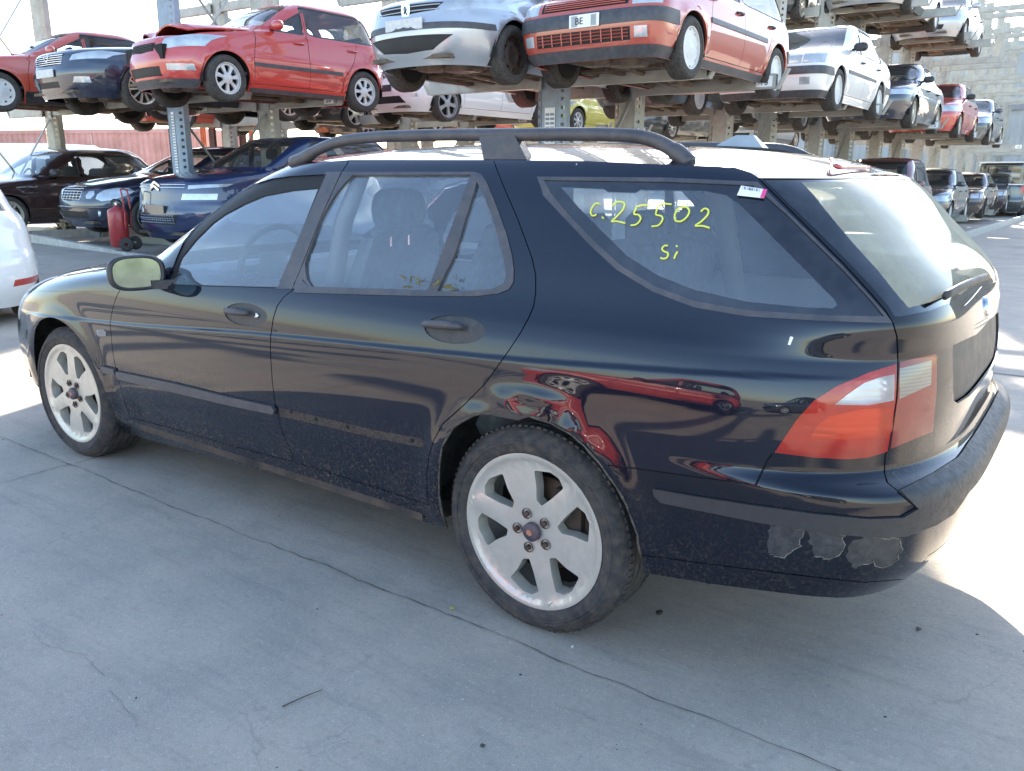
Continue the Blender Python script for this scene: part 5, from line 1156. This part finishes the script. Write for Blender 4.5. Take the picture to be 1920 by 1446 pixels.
# ---------------------------------------------------------------- ground
def concrete():
    m, N, L, P = new_mat('concrete'); tc = N.new('ShaderNodeTexCoord'); v = tc.outputs['Object']
    n1 = nz(N, L, .35, 6, vec=v, rough=.6); n2 = nz(N, L, 2.2, 8, vec=v, rough=.7); n3 = nz(N, L, 42, 8, vec=v, rough=.8); n4 = nz(N, L, 260, 3, vec=v); n5 = nz(N, L, 9, 8, vec=v, rough=.75, dist=.6)
    c = mixc(N, L, ramp(N, L, n1, [(.3, 0.), (.7, 1.)]), (.42, .35, .272), (.50, .42, .33))
    c = mixc(N, L, mth(N, L, 'MULTIPLY', ramp(N, L, n2, [(.35, 1.), (.62, 0.)]), .65), c, (.30, .27, .23))
    c = mixc(N, L, mth(N, L, 'MULTIPLY', ramp(N, L, n5, [(.56, 0.), (.74, 1.)]), .35), c, (.52, .49, .43))
    c = mixc(N, L, mth(N, L, 'MULTIPLY', ramp(N, L, n3, [(.30, 1.), (.5, 0.)]), .40), c, (.20, .185, .165))
    c = mixc(N, L, mth(N, L, 'MULTIPLY', ramp(N, L, n4, [(.58, 0.), (.66, 1.)]), .5), c, (.70, .68, .62))
    n6 = nz(N, L, 75, 4, vec=v, rough=.7)
    c = mixc(N, L, mth(N, L, 'MULTIPLY', ramp(N, L, n6, [(.60, 0.), (.68, 1.)]), .45), c, (.66, .64, .58))
    c = mixc(N, L, mth(N, L, 'MULTIPLY', ramp(N, L, n6, [(.32, 1.), (.40, 0.)]), .45), c, (.20, .185, .16))
    mp = N.new('ShaderNodeMapping'); L.new(v, mp.inputs[0]); mp.inputs['Rotation'].default_value = (0, 0, .5); mp.inputs['Scale'].default_value = (1, 9, 1)
    c = mixc(N, L, mth(N, L, 'MULTIPLY', ramp(N, L, nz(N, L, 1.6, 7, vec=mp.outputs[0], rough=.7), [(.52, 0.), (.72, 1.)]), .35), c, (.20, .18, .15))
    c = mixc(N, L, mth(N, L, 'MULTIPLY', ramp(N, L, nz(N, L, 26, 3, vec=mp.outputs[0], rough=.6), [(.66, 0.), (.72, 1.)]), .40), c, (.68, .66, .60))
    # dark drips and oil spots
    vo = N.new('ShaderNodeTexVoronoi'); vo.inputs['Scale'].default_value = 3.4; L.new(v, vo.inputs['Vector']); sc = N.new('ShaderNodeSeparateColor'); L.new(vo.outputs['Color'], sc.inputs[0])
    d = mth(N, L, 'ADD', vo.outputs['Distance'], mth(N, L, 'MULTIPLY', mth(N, L, 'SUBTRACT', nz(N, L, 30, 5, vec=v), .5), .12))
    sp = mth(N, L, 'MULTIPLY', ramp(N, L, d, [(.01, 1.), (.035, 0.)]), mth(N, L, 'GREATER_THAN', sc.outputs[0], .45))
    c = mixc(N, L, mth(N, L, 'MULTIPLY', sp, .6), c, (.09, .08, .07))
    v2 = N.new('ShaderNodeTexVoronoi'); v2.inputs['Scale'].default_value = .55; L.new(v, v2.inputs['Vector'])
    d2 = mth(N, L, 'ADD', v2.outputs['Distance'], mth(N, L, 'MULTIPLY', mth(N, L, 'SUBTRACT', n5, .5), .55))
    c = mixc(N, L, mth(N, L, 'MULTIPLY', ramp(N, L, d2, [(.08, 1.), (.30, 0.)]), .30), c, (.15, .135, .12))
    # fine hairline cracks
    v3 = N.new('ShaderNodeTexVoronoi'); v3.feature = 'DISTANCE_TO_EDGE'; v3.inputs['Scale'].default_value = .75
    wv = N.new('ShaderNodeVectorMath'); wv.operation = 'ADD'; nn = N.new('ShaderNodeTexNoise'); nn.inputs['Scale'].default_value = 3.5; nn.inputs['Detail'].default_value = 6; L.new(v, nn.inputs['Vector'])
    sc3 = N.new('ShaderNodeVectorMath'); sc3.operation = 'SCALE'; sc3.inputs['Scale'].default_value = .35; L.new(nn.outputs['Color'], sc3.inputs[0]); L.new(v, wv.inputs[0]); L.new(sc3.outputs[0], wv.inputs[1]); L.new(wv.outputs[0], v3.inputs['Vector'])
    cr = mth(N, L, 'MULTIPLY', ramp(N, L, v3.outputs['Distance'], [(.0, 1.), (.004, 0.)]), ramp(N, L, n2, [(.50, 0.), (.60, 1.)]))
    c = mixc(N, L, mth(N, L, 'MULTIPLY', cr, .30), c, (.12, .11, .10))
    L.new(c, P.inputs['Base Color']); L.new(ramp(N, L, n5, [(.3, .62), (.7, .85)]), P.inputs['Roughness']); P.inputs['Specular IOR Level'].default_value = .35
    hh = mth(N, L, 'ADD', mth(N, L, 'MULTIPLY', n3, .6), mth(N, L, 'MULTIPLY', n2, 1.0)); bump(N, L, P, hh, .35, .012); return m
M_con = concrete()
def gz_(x, y):
    s = lambda t: (lambda u: u*u*(3-2*u))(max(0., min(1., t))); return .26*s((-x-3.6)/4.2)*s((y-.8)/2.0)
_ax = [-300, -120, -60]+[float(v) for v in np.arange(-40, 12, .5)]+[20, 60, 120, 300]; _ay = [-300, -120, -40, -10, 0]+[float(v) for v in np.arange(1, 5, .25)]+[6, 10, 20, 40, 60, 120, 300]
nx = len(_ax); mesh_obj('ground', [(x, y, gz_(x, y)) for y in _ay for x in _ax], [(j*nx+i, j*nx+i+1, (j+1)*nx+i+1, (j+1)*nx+i) for j in range(len(_ay)-1) for i in range(nx-1)], M_con)['kind'] = 'structure'
M_joint = simple('joint_filler', (.115, .105, .09), .9, var=.6, scale=30, bmp=.4)
def wob(a, b, wd, n=60, amp=.006, z=.0045, breaks=0):
    a = Vector(a); b = Vector(b); d = (b-a); L_ = d.length; d.normalize(); nrm = Vector((-d.y, d.x)); V = []; F = []
    rr = random.Random(int(a.x*97+a.y*31+b.x*7)); off = 0
    for i in range(n+1):
        t = i/n; off = off*.75+rr.uniform(-amp, amp); p = a+d*L_*t+nrm*off; ww = wd*(.45+1.0*rr.random()**1.5)
        V += [(p.x-nrm.x*ww, p.y-nrm.y*ww, z), (p.x+nrm.x*ww, p.y+nrm.y*ww, z)]
    for i in range(n): F.append((2*i, 2*i+2, 2*i+3, 2*i+1))
    return V, F
m = MB(); m.add(*wob((-9, -.985), (9, -.955), .0017, 420)); m.build('ground_joint', M_joint)['kind'] = 'structure'
m = MB(); m.add(*wob((.13, -6), (.10, -.96), .0022, 150)); m.build('ground_joint', M_joint)['kind'] = 'structure'
m = MB(); m.add(*wob((.10, -.94), (.05, 5), .0022, 150)); m.build('ground_joint', M_joint)['kind'] = 'structure'
for a, b in (((-3.5, 3.8), (6, 3.9)), ((3.2, 9), (3.4, 40)), ((1.5, 14), (9, 14.2)), ((-5.2, -.9), (-5.3, 1.5))):
    m = MB(); m.add(*wob(a, b, .010, 90)); m.build('ground_joint', M_joint)['kind'] = 'structure'
def gpx(*p): return [tuple(onZ(x, y, 0)[:2]) for x, y in p]
M_crack = simple('crack', (.19, .17, .15), .95, var=.3); M_scratch = simple('scratch', (.52, .50, .46), .9, var=.2)
def crack(pts, wd, mt, nm):
    p = gpx(*pts); m = MB()
    for a, b in zip(p[:-1], p[1:]): m.add(*wob(a, b, wd, 14, .004, .0042))
    m.build(nm, mt)['kind'] = 'structure'
for c_ in (((60, 1190), (95, 1215), (160, 1235), (195, 1270)), ((205, 1300), (250, 1340), (255, 1365)), ((1060, 1330), (1120, 1352)), ((0, 1052), (60, 1030), (150, 1000), (260, 960)), ((1705, 1165), (1900, 1230))): crack(c_, .0007, M_crack, 'ground_crack')
for c_ in (((560, 1425), (690, 1372)), ((835, 1440), (942, 1348)), ((330, 925), (362, 905)), ((600, 1400), (650, 1384))): crack(c_, .0007, M_scratch, 'ground_scratch')
m = MB(); p0 = onZ(530, 1328, 0); p1 = onZ(606, 1296, 0); m.tube([(p0[0], p0[1], .005), ((p0[0]+p1[0])/2, (p0[1]+p1[1])/2+.008, .006), (p1[0], p1[1], .005)], [.0018, .0014, .0008], 6)
tag(m.build('twig', simple('twig_brown', (.08, .055, .035), .8)), 'thin brown twig lying on the concrete in the foreground', 'twig')
def grit(nm, n, seed, mt, lab, r0, r1):
    rr = random.Random(seed); m = MB()
    for i in range(n):
        x, y = rr.uniform(-1.2, 5.2), rr.uniform(-2.75, .2); r = r0+(r1-r0)*rr.random()**3; k = rr.randint(4, 6); a0 = rr.random()*6
        V = [(x+r*rr.uniform(.5, 1.2)*math.cos(a0+6.283*j/k), y+r*rr.uniform(.5, 1.2)*math.sin(a0+6.283*j/k), .0005) for j in range(k)]+[(x, y, r*.7)]
        m.add(V, [(j, (j+1) % k, k) for j in range(k)])
    tag(m.build(nm, mt), lab, 'grit', kind='stuff')
grit('dark_grit', 260, 3, simple('grit_dark', (.05, .045, .04), .9, var=.5, scale=20), 'scattered dark grit and crumbs over the foreground concrete', .0008, .0055)
grit('pale_grit', 220, 8, simple('grit_pale', (.62, .58, .50), .9, var=.3, scale=20), 'scattered pale chips over the foreground concrete', .0008, .0035)
def stone(px, py, r, nm, col, lab, cat):
    p = onZ(px, py, 0); m = MB(); rr = random.Random(px); V = []
    for i in range(5):
        for k in range(7): a = k/7*6.28; t = i/4*math.pi; q = r*(.75+.5*rr.random()); V.append((p[0]+q*math.sin(t)*math.cos(a), p[1]+q*math.sin(t)*math.sin(a), max(.001, r*.55+q*.6*math.cos(t))))
    m.add(V, [(i*7+k, (i+1)*7+k, (i+1)*7+(k+1) % 7, i*7+(k+1) % 7) for i in range(4) for k in range(7)]); tag(m.build(nm, simple(nm+'_'+str(px), col, .9)), lab, cat)
stone(848, 1142, .008, 'leaf_scrap', (.28, .30, .10), 'small yellow-green leaf scrap in front of the rear wheel', 'leaf')
stone(1236, 1152, .012, 'clod', (.04, .035, .03), 'dark dirt clod on the concrete right of the rear wheel', 'dirt')
stone(1073, 1214, .005, 'chip', (.6, .6, .58), 'tiny white chip on the concrete below the rear wheel', 'chip')
stone(1462, 1098, .012, 'pebble', (.10, .09, .08), 'dark pebble under the rear bumper edge', 'pebble')
stone(1722, 1182, .008, 'grit', (.12, .10, .09), 'dark grit speck on the concrete lower right of the bumper', 'grit')
stone(905, 1400, .006, 'crumb', (.07, .065, .06), 'dark crumb on the concrete near the bottom edge of the photo', 'crumb')

# ---------------------------------------------------------------- racking
M_galv = simple('galvanised_steel', (.37, .375, .345), .45, metal=.25, var=.12, scale=3, dirt=.35, dcol=(.24, .20, .15), bmp=.1)
M_bluecol = simple('blue_grey_post', (.26, .32, .38), .45, metal=.2, var=.1, scale=3, dirt=.35, dcol=(.20, .18, .15), bmp=.1)
_colmesh = {}
def col_mesh(top, mt):
    key = (top, mt.name)
    if key in _colmesh: return _colmesh[key]
    m = MB(); m.box((0, .05, top/2), (.24, .12, top))
    for sg in (-1, 1):
        def X(u, z): return (sg*(.125+.075*u), -.02+.06*u, z)
        n = int(top/.10)
        for (u0, u1) in ((0, .28), (.72, 1)): m.add([X(u0, 0), X(u1, 0), X(u1, top), X(u0, top)], [(0, 1, 2, 3)])
        for i in range(n): z = i*.10; m.add([X(.28, z), X(.72, z), X(.72, z+.06), X(.28, z+.06)], [(0, 1, 2, 3)])
        m.add([X(1, 0), (sg*.20, .14, 0), (sg*.20, .14, top), X(1, top)], [(0, 1, 2, 3)])
    me_o = m.build('post', mt); me = me_o.data; bpy.data.objects.remove(me_o); _colmesh[key] = me; return me
def child_mesh(nm, me, par, loc=(0, 0, 0), rz=0):
    o = bpy.data.objects.new(nm, me); COL.objects.link(o); o.parent = par; o.location = loc; o.rotation_euler = (0, 0, rz); return o
_arm = {}
def arm_mesh(L_, h_=.17):
    k = (round(L_, 2), h_)
    if k in _arm: return _arm[k]
    m = MB(); s = 1 if L_ > 0 else -1; a = abs(L_)
    m.box((s*(a/2+.06), .045, 0), (a-.12, .006, h_)); m.box((s*(a/2+.06), 0, h_/2), (a-.12, .09, .008)); m.box((s*(a/2+.06), 0, -h_/2), (a-.12, .09, .008)); m.box((s*(a/2+.06), -.047, 0), (a-.12, .006, h_-.01))
    m.box((s*.15, -.06, .0), (.10, .03, h_+.06)); m.tube([(s*.15, -.085, .06), (s*.15, -.07, .06)], .012, 6); m.tube([(s*.15, -.085, -.06), (s*.15, -.07, -.06)], .012, 6)
    m.add([(s*a, -.055, -.09), (s*(a+.03), -.055, -.09), (s*(a+.15), -.055, .14), (s*(a+.12), -.055, .14), (s*a, .055, -.09), (s*(a+.03), .055, -.09), (s*(a+.15), .055, .14), (s*(a+.12), .055, .14)],
          [(0, 1, 2, 3), (7, 6, 5, 4), (0, 4, 5, 1), (1, 5, 6, 2), (2, 6, 7, 3), (3, 7, 4, 0)])
    o = m.build('arm', M_galv); me = o.data; bpy.data.objects.remove(o); _arm[k] = me; return me
_low = None
def bay(lab, cx, yf, yr, Lr, Ll, levels, num, skew, top=8.2, dx=0, group='rack frames carrying the cars', mt=None):
    root = empty('rack_frame', (cx, yf, 0), rz=0); tag(root, lab, 'car rack', group); d = yr-yf
    for j, y in enumerate((0, d)):
        child_mesh('post', col_mesh(top, M_bluecol if (j == 0 and mt) else M_galv), root, (dx*j, y, 0), skew)
    for (z, rows, hasR, hasL) in levels:
        for j in rows:
            y = d*j
            for s_, ok, LL in ((1, hasR, Lr), (-1, hasL, Ll)):
                if not ok: continue
                a = child_mesh('arm', arm_mesh(s_*LL), root, (dx*j, y, z), skew)
                if j == 1 and num and abs(z-2.55) < .3:
                    p = MB(); xx = s_*(LL-.14); p.box((xx, -.054, 0), (.20, .006, .125)); t = p.build('number_tag', M_white, a); txt(num, (xx, -.058, -.042), .115, M_ink, t, rot=(R(90), 0, 0), name='tag_number')
    for (z0, z1) in ((.35, 2.35), (2.75, 4.7)):
        for k in (0, 1):
            m = MB(); a, b = ((dx*0, .08, z0), (dx, d-.02, z1)) if k else ((0, .08, z1), (dx, d-.02, z0)); m.beam((a[0]+(.05 if k else -.05), a[1], a[2]), (b[0]+(.05 if k else -.05), b[1], b[2]), .012, .055, up=(1, 0, 0)); m.build('brace', M_galv, root)
    return root
SK = R(4.0)
full = [(.28, (0, 1), 1, 1), (2.50, (0, 1), 1, 1), (4.83, (0, 1), 1, 1), (7.1, (0, 1), 1, 1)]
ordn = ['nearest', 'second', 'third', 'fourth', 'fifth', 'sixth', 'seventh', 'eighth']
for k in range(8):
    r = bay('%s frame of the right-hand rack, arms numbered %d' % (ordn[k], 13+k), -1.95+.015*5.2*k, 6.25+5.2*k, 7.75+5.2*k, 2.0, 1.85, full, str(13+k), SK, mt=(k == 0), dx=.26)
    if k == 0:
        m = MB(); m.box((-.0, -.016, 1.72), (.15, .004, .92)); lp = m.build('load_notice', M_white, r); m = MB()
        for i in range(15):
            if i in (7, 8): continue
            for xx in (-.035, .035): m.box((xx, -.0195, 2.10-i*.053), (.058, .002, .030))
        m.build('notice_print', simple('notice_grey', (.22, .26, .32), .6), lp)
for k in range(5):
    r = bay('%s frame of the left-hand rack, arms numbered %d' % (ordn[k], 20+k), -8.05, 4.95+5.2*k, 6.40+5.2*k, 1.66, 1.6, [full[0], full[1], (4.83, (1,) if k == 0 else (0, 1), 0 if k == 0 else 1, 1), (7.1, (0, 1), 1, 1)], str(20+k), SK, mt=(k == 0), dx=.33)
    if k == 0:
        m = MB(); m.box((-.0, -.016, 1.85), (.07, .004, .9)); lp = m.build('load_notice', M_white, r); m = MB()
        for i in range(20): m.box((0, -.0195, 2.25-i*.042), (.055, .002, .022))
        m.build('notice_print', simple('notice_grey2', (.25, .28, .32), .6), lp)
for k in range(4):
    bay('%s frame of the far-left rack' % ordn[k], -12.35, 3.75+5.2*k, 5.15+5.2*k, 1.25, 1.25, [full[0], full[1], (4.83, (0, 1), 1, 1)], '', SK, group='rack frames carrying the cars')
# kerbs of folded steel round the rack bases
def kerb(pts, lab):
    m = MB()
    for a, b in zip(pts[:-1], pts[1:]): m.beam((*a, gz_(*a)+.07), (*b, gz_(*b)+.07), .10, .15)
    tag(m.build('kerb_rail', simple('kerb_steel', (.50, .50, .46), .5, metal=.1, dirt=.4, dcol=(.28, .25, .2), bmp=.1)), lab, 'kerb rail', 'steel kerb rails round the rack bases')
kerb([(.95, 5.0), (1.55, 46)], 'long pale steel kerb rail beside the aisle of the right-hand rack')
kerb([(-11.7, 6.6), (-11.3, 4.05), (-11.0, 3.85), (-5.3, 3.45), (-5.2, 8)], 'pale steel kerb rail bending round the base of the left rack by the extinguisher')
# ---------------------------------------------------------------- buildings and background
def corr(nm, a, b, h0, h1, mt, n, depth=.05, parent=None):
    a = Vector(a); b = Vector(b); d = (b-a); L_ = d.length; d.normalize(); nr = Vector((d.y, -d.x)); V = []; F = []
    for i in range(4*n+1):
        t = i/(4*n); off = depth if i % 4 in (1, 2) else 0; p = a+d*L_*t+nr*off; V += [(p.x, p.y, h0), (p.x, p.y, h1)]
    for i in range(4*n): F.append((2*i, 2*i+2, 2*i+3, 2*i+1))
    return mesh_obj(nm, V, F, mt, parent)
M_shed = simple('shed_sheet', (.42, .43, .42), .6, var=.10, scale=.4, dirt=.3, dcol=(.30, .28, .24)); M_shedd = simple('shed_trim', (.25, .26, .27), .6)
b1 = empty('metal_shed', (-6, 52, 0)); tag(b1, 'grey corrugated metal shed closing the far end of the aisle', 'shed')
corr('wall', (-26, 0), (13, 0), 0, 8.6, M_shed, 60, .08, b1); corr('side_wall', (13, 0), (13, 16), 0, 8.6, M_shed, 24, .08, b1)
m = MB(); m.add([(-26, 0, 8.6), (13, 0, 8.6), (13, 16, 9.6), (-26, 16, 9.6)], [(0, 1, 2, 3)]); m.build('roof', M_shedd, b1)
for x in np.arange(-25, 13, 4.0): m = MB(); m.box((x, -.12, 4.3), (.22, .16, 8.5)); m.build('wall_rib', M_shedd, b1)
m = MB(); m.box((-6.5, -.14, 5.2), (39, .12, .35)); m.build('wall_band', M_shedd, b1)
b2 = empty('concrete_block_building', (13, 44, 0)); tag(b2, 'stained brown concrete building at the right end of the aisle', 'building')
m = MB(); m.box((3, 3, 3.6), (13, 6, 7.2)); m.build('wall', simple('stained_concrete', (.30, .27, .23), .9, var=.2, scale=.6, dirt=.6, dcol=(.13, .11, .09), bmp=.3), b2)
m = MB(); m.box((3, 3, 7.3), (13.4, 6.4, .25)); m.build('roof', M_shedd, b2)
def at(px, py, dist): d = cam_ray(px, py)[0]; k = dist/math.hypot(d[0], d[1]); return CAM+d*k
def container(px, dist, rz, col, lab, L_=12.2, nm='', hgt=2.6, z0=0, digits=None):
    p = at(px, 330, dist); o = empty('shipping_container', (p[0], p[1], z0), rz); tag(o, lab, 'container', 'shipping containers behind the racks')
    mt = simple('container_%s_%d' % (nm, px), col, .6, var=.12, scale=.8, dirt=.4, dcol=(.25, .12, .07)); 
    corr('side_panel', (-L_/2, -1.2), (L_/2, -1.2), .15, hgt-.12, mt, 40, .05, o); corr('side_panel', (L_/2, 1.2), (-L_/2, 1.2), .15, hgt-.12, mt, 40, .05, o)
    m = MB(); m.box((-L_/2, 0, hgt/2), (.08, 2.4, hgt-.1)); m.box((L_/2, 0, hgt/2), (.08, 2.4, hgt-.1)); m.build('end_wall', mt, o)
    m = MB(); m.box((0, 0, hgt-.06), (L_, 2.44, .10))
    for sx in (-1, 1):
        for sy in (-1, 1): m.box((sx*L_/2, sy*1.2, hgt/2), (.14, .14, hgt))
    for sy in (-1, 1): m.box((0, sy*1.21, .08), (L_, .1, .15)); m.box((0, sy*1.21, hgt-.07), (L_, .1, .13))
    m.build('frame', mt, o)
    if digits: txt(digits, (1.4, -1.27, hgt*.42), .55, M_white, o, rot=(R(90), 0, 0), name='container_number')
container(215, 34, R(24), (.52, .27, .24), 'faded red shipping container marked 1123 behind the dark plum saloon', digits='1123', hgt=2.9, L_=9)
container(40, 37, R(20), (.60, .42, .37), 'pinkish sun-bleached shipping container at the left edge', nm='b', hgt=2.9, L_=9)
container(640, 40, R(36), (.33, .09, .07), 'dark red shipping container seen low between the rack posts', nm='c')
# white van
def van():
    p = at(60, 330, 25.5); o = empty('white_van', (p[0], p[1], 0), R(24)); tag(o, 'old white van with a dark side window behind the plum saloon', 'van')
    prof = [(-2.5, .35), (2.5, .35), (2.5, 1.0), (2.25, 1.15), (1.55, 2.02), (1.35, 2.12), (-2.3, 2.15), (-2.5, 2.0)]
    m = MB(); n = len(prof); V = [(x, -.88+(.08 if z > 1.2 else 0), z) for x, z in prof]+[(x, .88-(.08 if z > 1.2 else 0), z) for x, z in prof]
    m.add(V, [tuple(range(n)), tuple(range(2*n-1, n-1, -1))]+[(i, i+n, (i+1) % n+n, (i+1) % n) for i in range(n)]); b = m.build('body', PM['white'], o)
    def pane(x0, x1, x2, x3, z0, z1, nm): mm = MB(); mm.add([(x0, -.885, z0), (x1, -.885, z0), (x2, -.81, z1), (x3, -.81, z1)], [(0, 1, 2, 3)]); mm.build(nm, M_cglass2, o)
    pane(-2.2, -.2, -.2, -2.1, 1.25, 1.92, 'side_window'); pane(.9, 1.95, 1.45, .9, 1.25, 1.92, 'door_window')
    m = MB(); m.add([(2.26, -.75, 1.18), (2.26, .75, 1.18), (1.60, .70, 2.0), (1.60, -.70, 2.0)], [(0, 1, 2, 3)]); m.build('windscreen', M_cglass2, o)
    for sx in (-1.6, 1.6):
        for sy in (-1, 1):
            m = MB(); m.lathe([(0, -.1), (.2, -.1), (.33, -.08), (.33, .08), (0, .1)], 24, 'y', c=(sx, sy*.80, .33)); m.build('wheel', M_rubber, o, True)
M_cglass2 = simple('dark_van_glass', (.02, .03, .05), .08, var=.1, coat=1)
van()
# forklift with an orange cab frame behind the racks
def forklift():
    p = at(430, 300, 25); o = empty('forklift', (p[0], p[1], 0), R(-36)); tag(o, 'orange framed forklift truck standing between the left and right racks', 'forklift')
    M_or = simple('forklift_orange', (.55, .12, .03), .5, dirt=.4); M_bk = simple('mast_black', (.03, .035, .04), .5, dirt=.4)
    m = MB(); m.box((.35, 0, .85), (2.0, 1.2, .8), bev=.08); m.box((1.25, 0, 1.05), (.5, 1.2, 1.0), bev=.1); m.build('chassis', M_or, o)
    m = MB()
    for sx in (-.55, .95):
        for sy in (-.62, .62): m.beam((sx, sy, 1.2), (sx*.9, sy, 3.0), .10, .10, up=(1, 0, 0))
    for sy in (-.62, .62): m.box((.18, sy, 3.0), (1.5, .10, .10)); m.box((.2, sy, 2.0), (1.4, .06, .06))
    m.box((.18, 0, 3.02), (1.45, 1.2, .05)); m.build('cab_frame', M_or, o)
    m = MB(); m.add([(-.5, -.6, 1.3), (.85, -.6, 1.3), (.82, -.6, 2.9), (-.48, -.6, 2.9)], [(0, 1, 2, 3)]); m.build('cab_glass', M_cglass, o)
    m = MB(); m.box((.3, 0, 1.35), (.5, .5, .15), bev=.04); m.box((.55, 0, 1.7), (.12, .5, .6), bev=.04); m.build('driver_seat', M_black, o)
    m = MB()
    for sy in (-.45, .45): m.box((-1.0, sy, 2.1), (.16, .12, 4.1)); m.box((-1.15, sy*.8, 2.1), (.10, .10, 3.9))
    for z in (.5, 2.0, 4.0): m.box((-1.05, 0, z), (.1, .95, .14))
    m.build('mast', M_bk, o); m = MB()
    for sy in (-.3, .3): m.box((-1.75, sy, .12), (1.1, .12, .05)); m.box((-1.22, sy, .4), (.06, .12, .6))
    m.build('forks', M_bk, o)
    for sx in (-.55, 1.0):
        for sy in (-.6, .6): m = MB(); m.lathe([(0, -.12), (.2, -.12), (.36, -.10), (.36, .10), (0, .12)], 24, 'y', c=(sx, sy, .36)); m.build('wheel', M_rubber, o, True)
forklift()
# ---------------------------------------------------------------- wheeled fire extinguisher
def extinguisher():
    p = onY(226, 456, 3.62); o = empty('fire_extinguisher', (p[0], p[1], .30), R(-50)); o.scale = (.66, .66, .66); tag(o, 'big red wheeled fire extinguisher beside the blue people carrier', 'extinguisher')
    M_r = simple('extinguisher_red', (.42, .03, .035), .35, dirt=.2, coat=.4); r = .20
    m = MB(); m.lathe([(0, .08), (r*.8, .08), (r, .13), (r, .80), (r*.93, .86), (r*.6, .91), (.05, .93), (.05, .97), (0, .97)], 32, 'z'); m.build('cylinder', M_r, o, True)
    m = MB(); m.tube(smooth_line([(-.17, .21, .45), (-.17, .22, .9), (-.17, .20, 1.22), (-.14, .18, 1.30), (.14, .18, 1.30), (.17, .20, 1.22), (.17, .22, .9), (.17, .21, .45)], 4), .018, 8); m.build('handle', M_r, o, True)
    m = MB(); m.tube([(.05+.17*math.cos(a), .02+.10*math.sin(a), 1.04+.05*math.sin(2*a)) for a in np.linspace(0, 11.5, 44)], .015, 7); m.build('hose', M_black, o, True)
    m = MB(); m.tube([(0, 0, .97), (0, 0, 1.03)], .03, 8); m.beam((0, 0, 1.03), (.12, 0, 1.06), .02, .02); m.build('valve', M_chrome, o)
    for sy in (-1, 1): m = MB(); m.lathe([(.04, -.03), (.13, -.03), (.15, 0), (.13, .03), (.04, .03)], 24, 'x', c=(sy*.24, .22, .15)); m.build('wheel', M_rubber, o, True)
    lb = MB(); 
    def lab(a0, a1, z0, z1, mt, nm):
        m = MB(); m.grid(lambda u, v: ((r+.003)*math.cos(R(a0+(a1-a0)*u)), (r+.003)*math.sin(R(a0+(a1-a0)*u)), z0+(z1-z0)*v), 8, 1); m.build(nm, mt, o)
    lp_ = simple('label_red_print', (.55, .30, .30), .5); 
    lab(-130, -100, .66, .72, M_white, 'paper_label'); lab(-130, -100, .42, .64, lp_, 'paper_label'); lab(-130, -102, .26, .36, M_white, 'paper_label'); lab(-92, -66, .60, .68, M_white, 'paper_label'); lab(-92, -66, .40, .60, lp_, 'paper_label')
extinguisher()
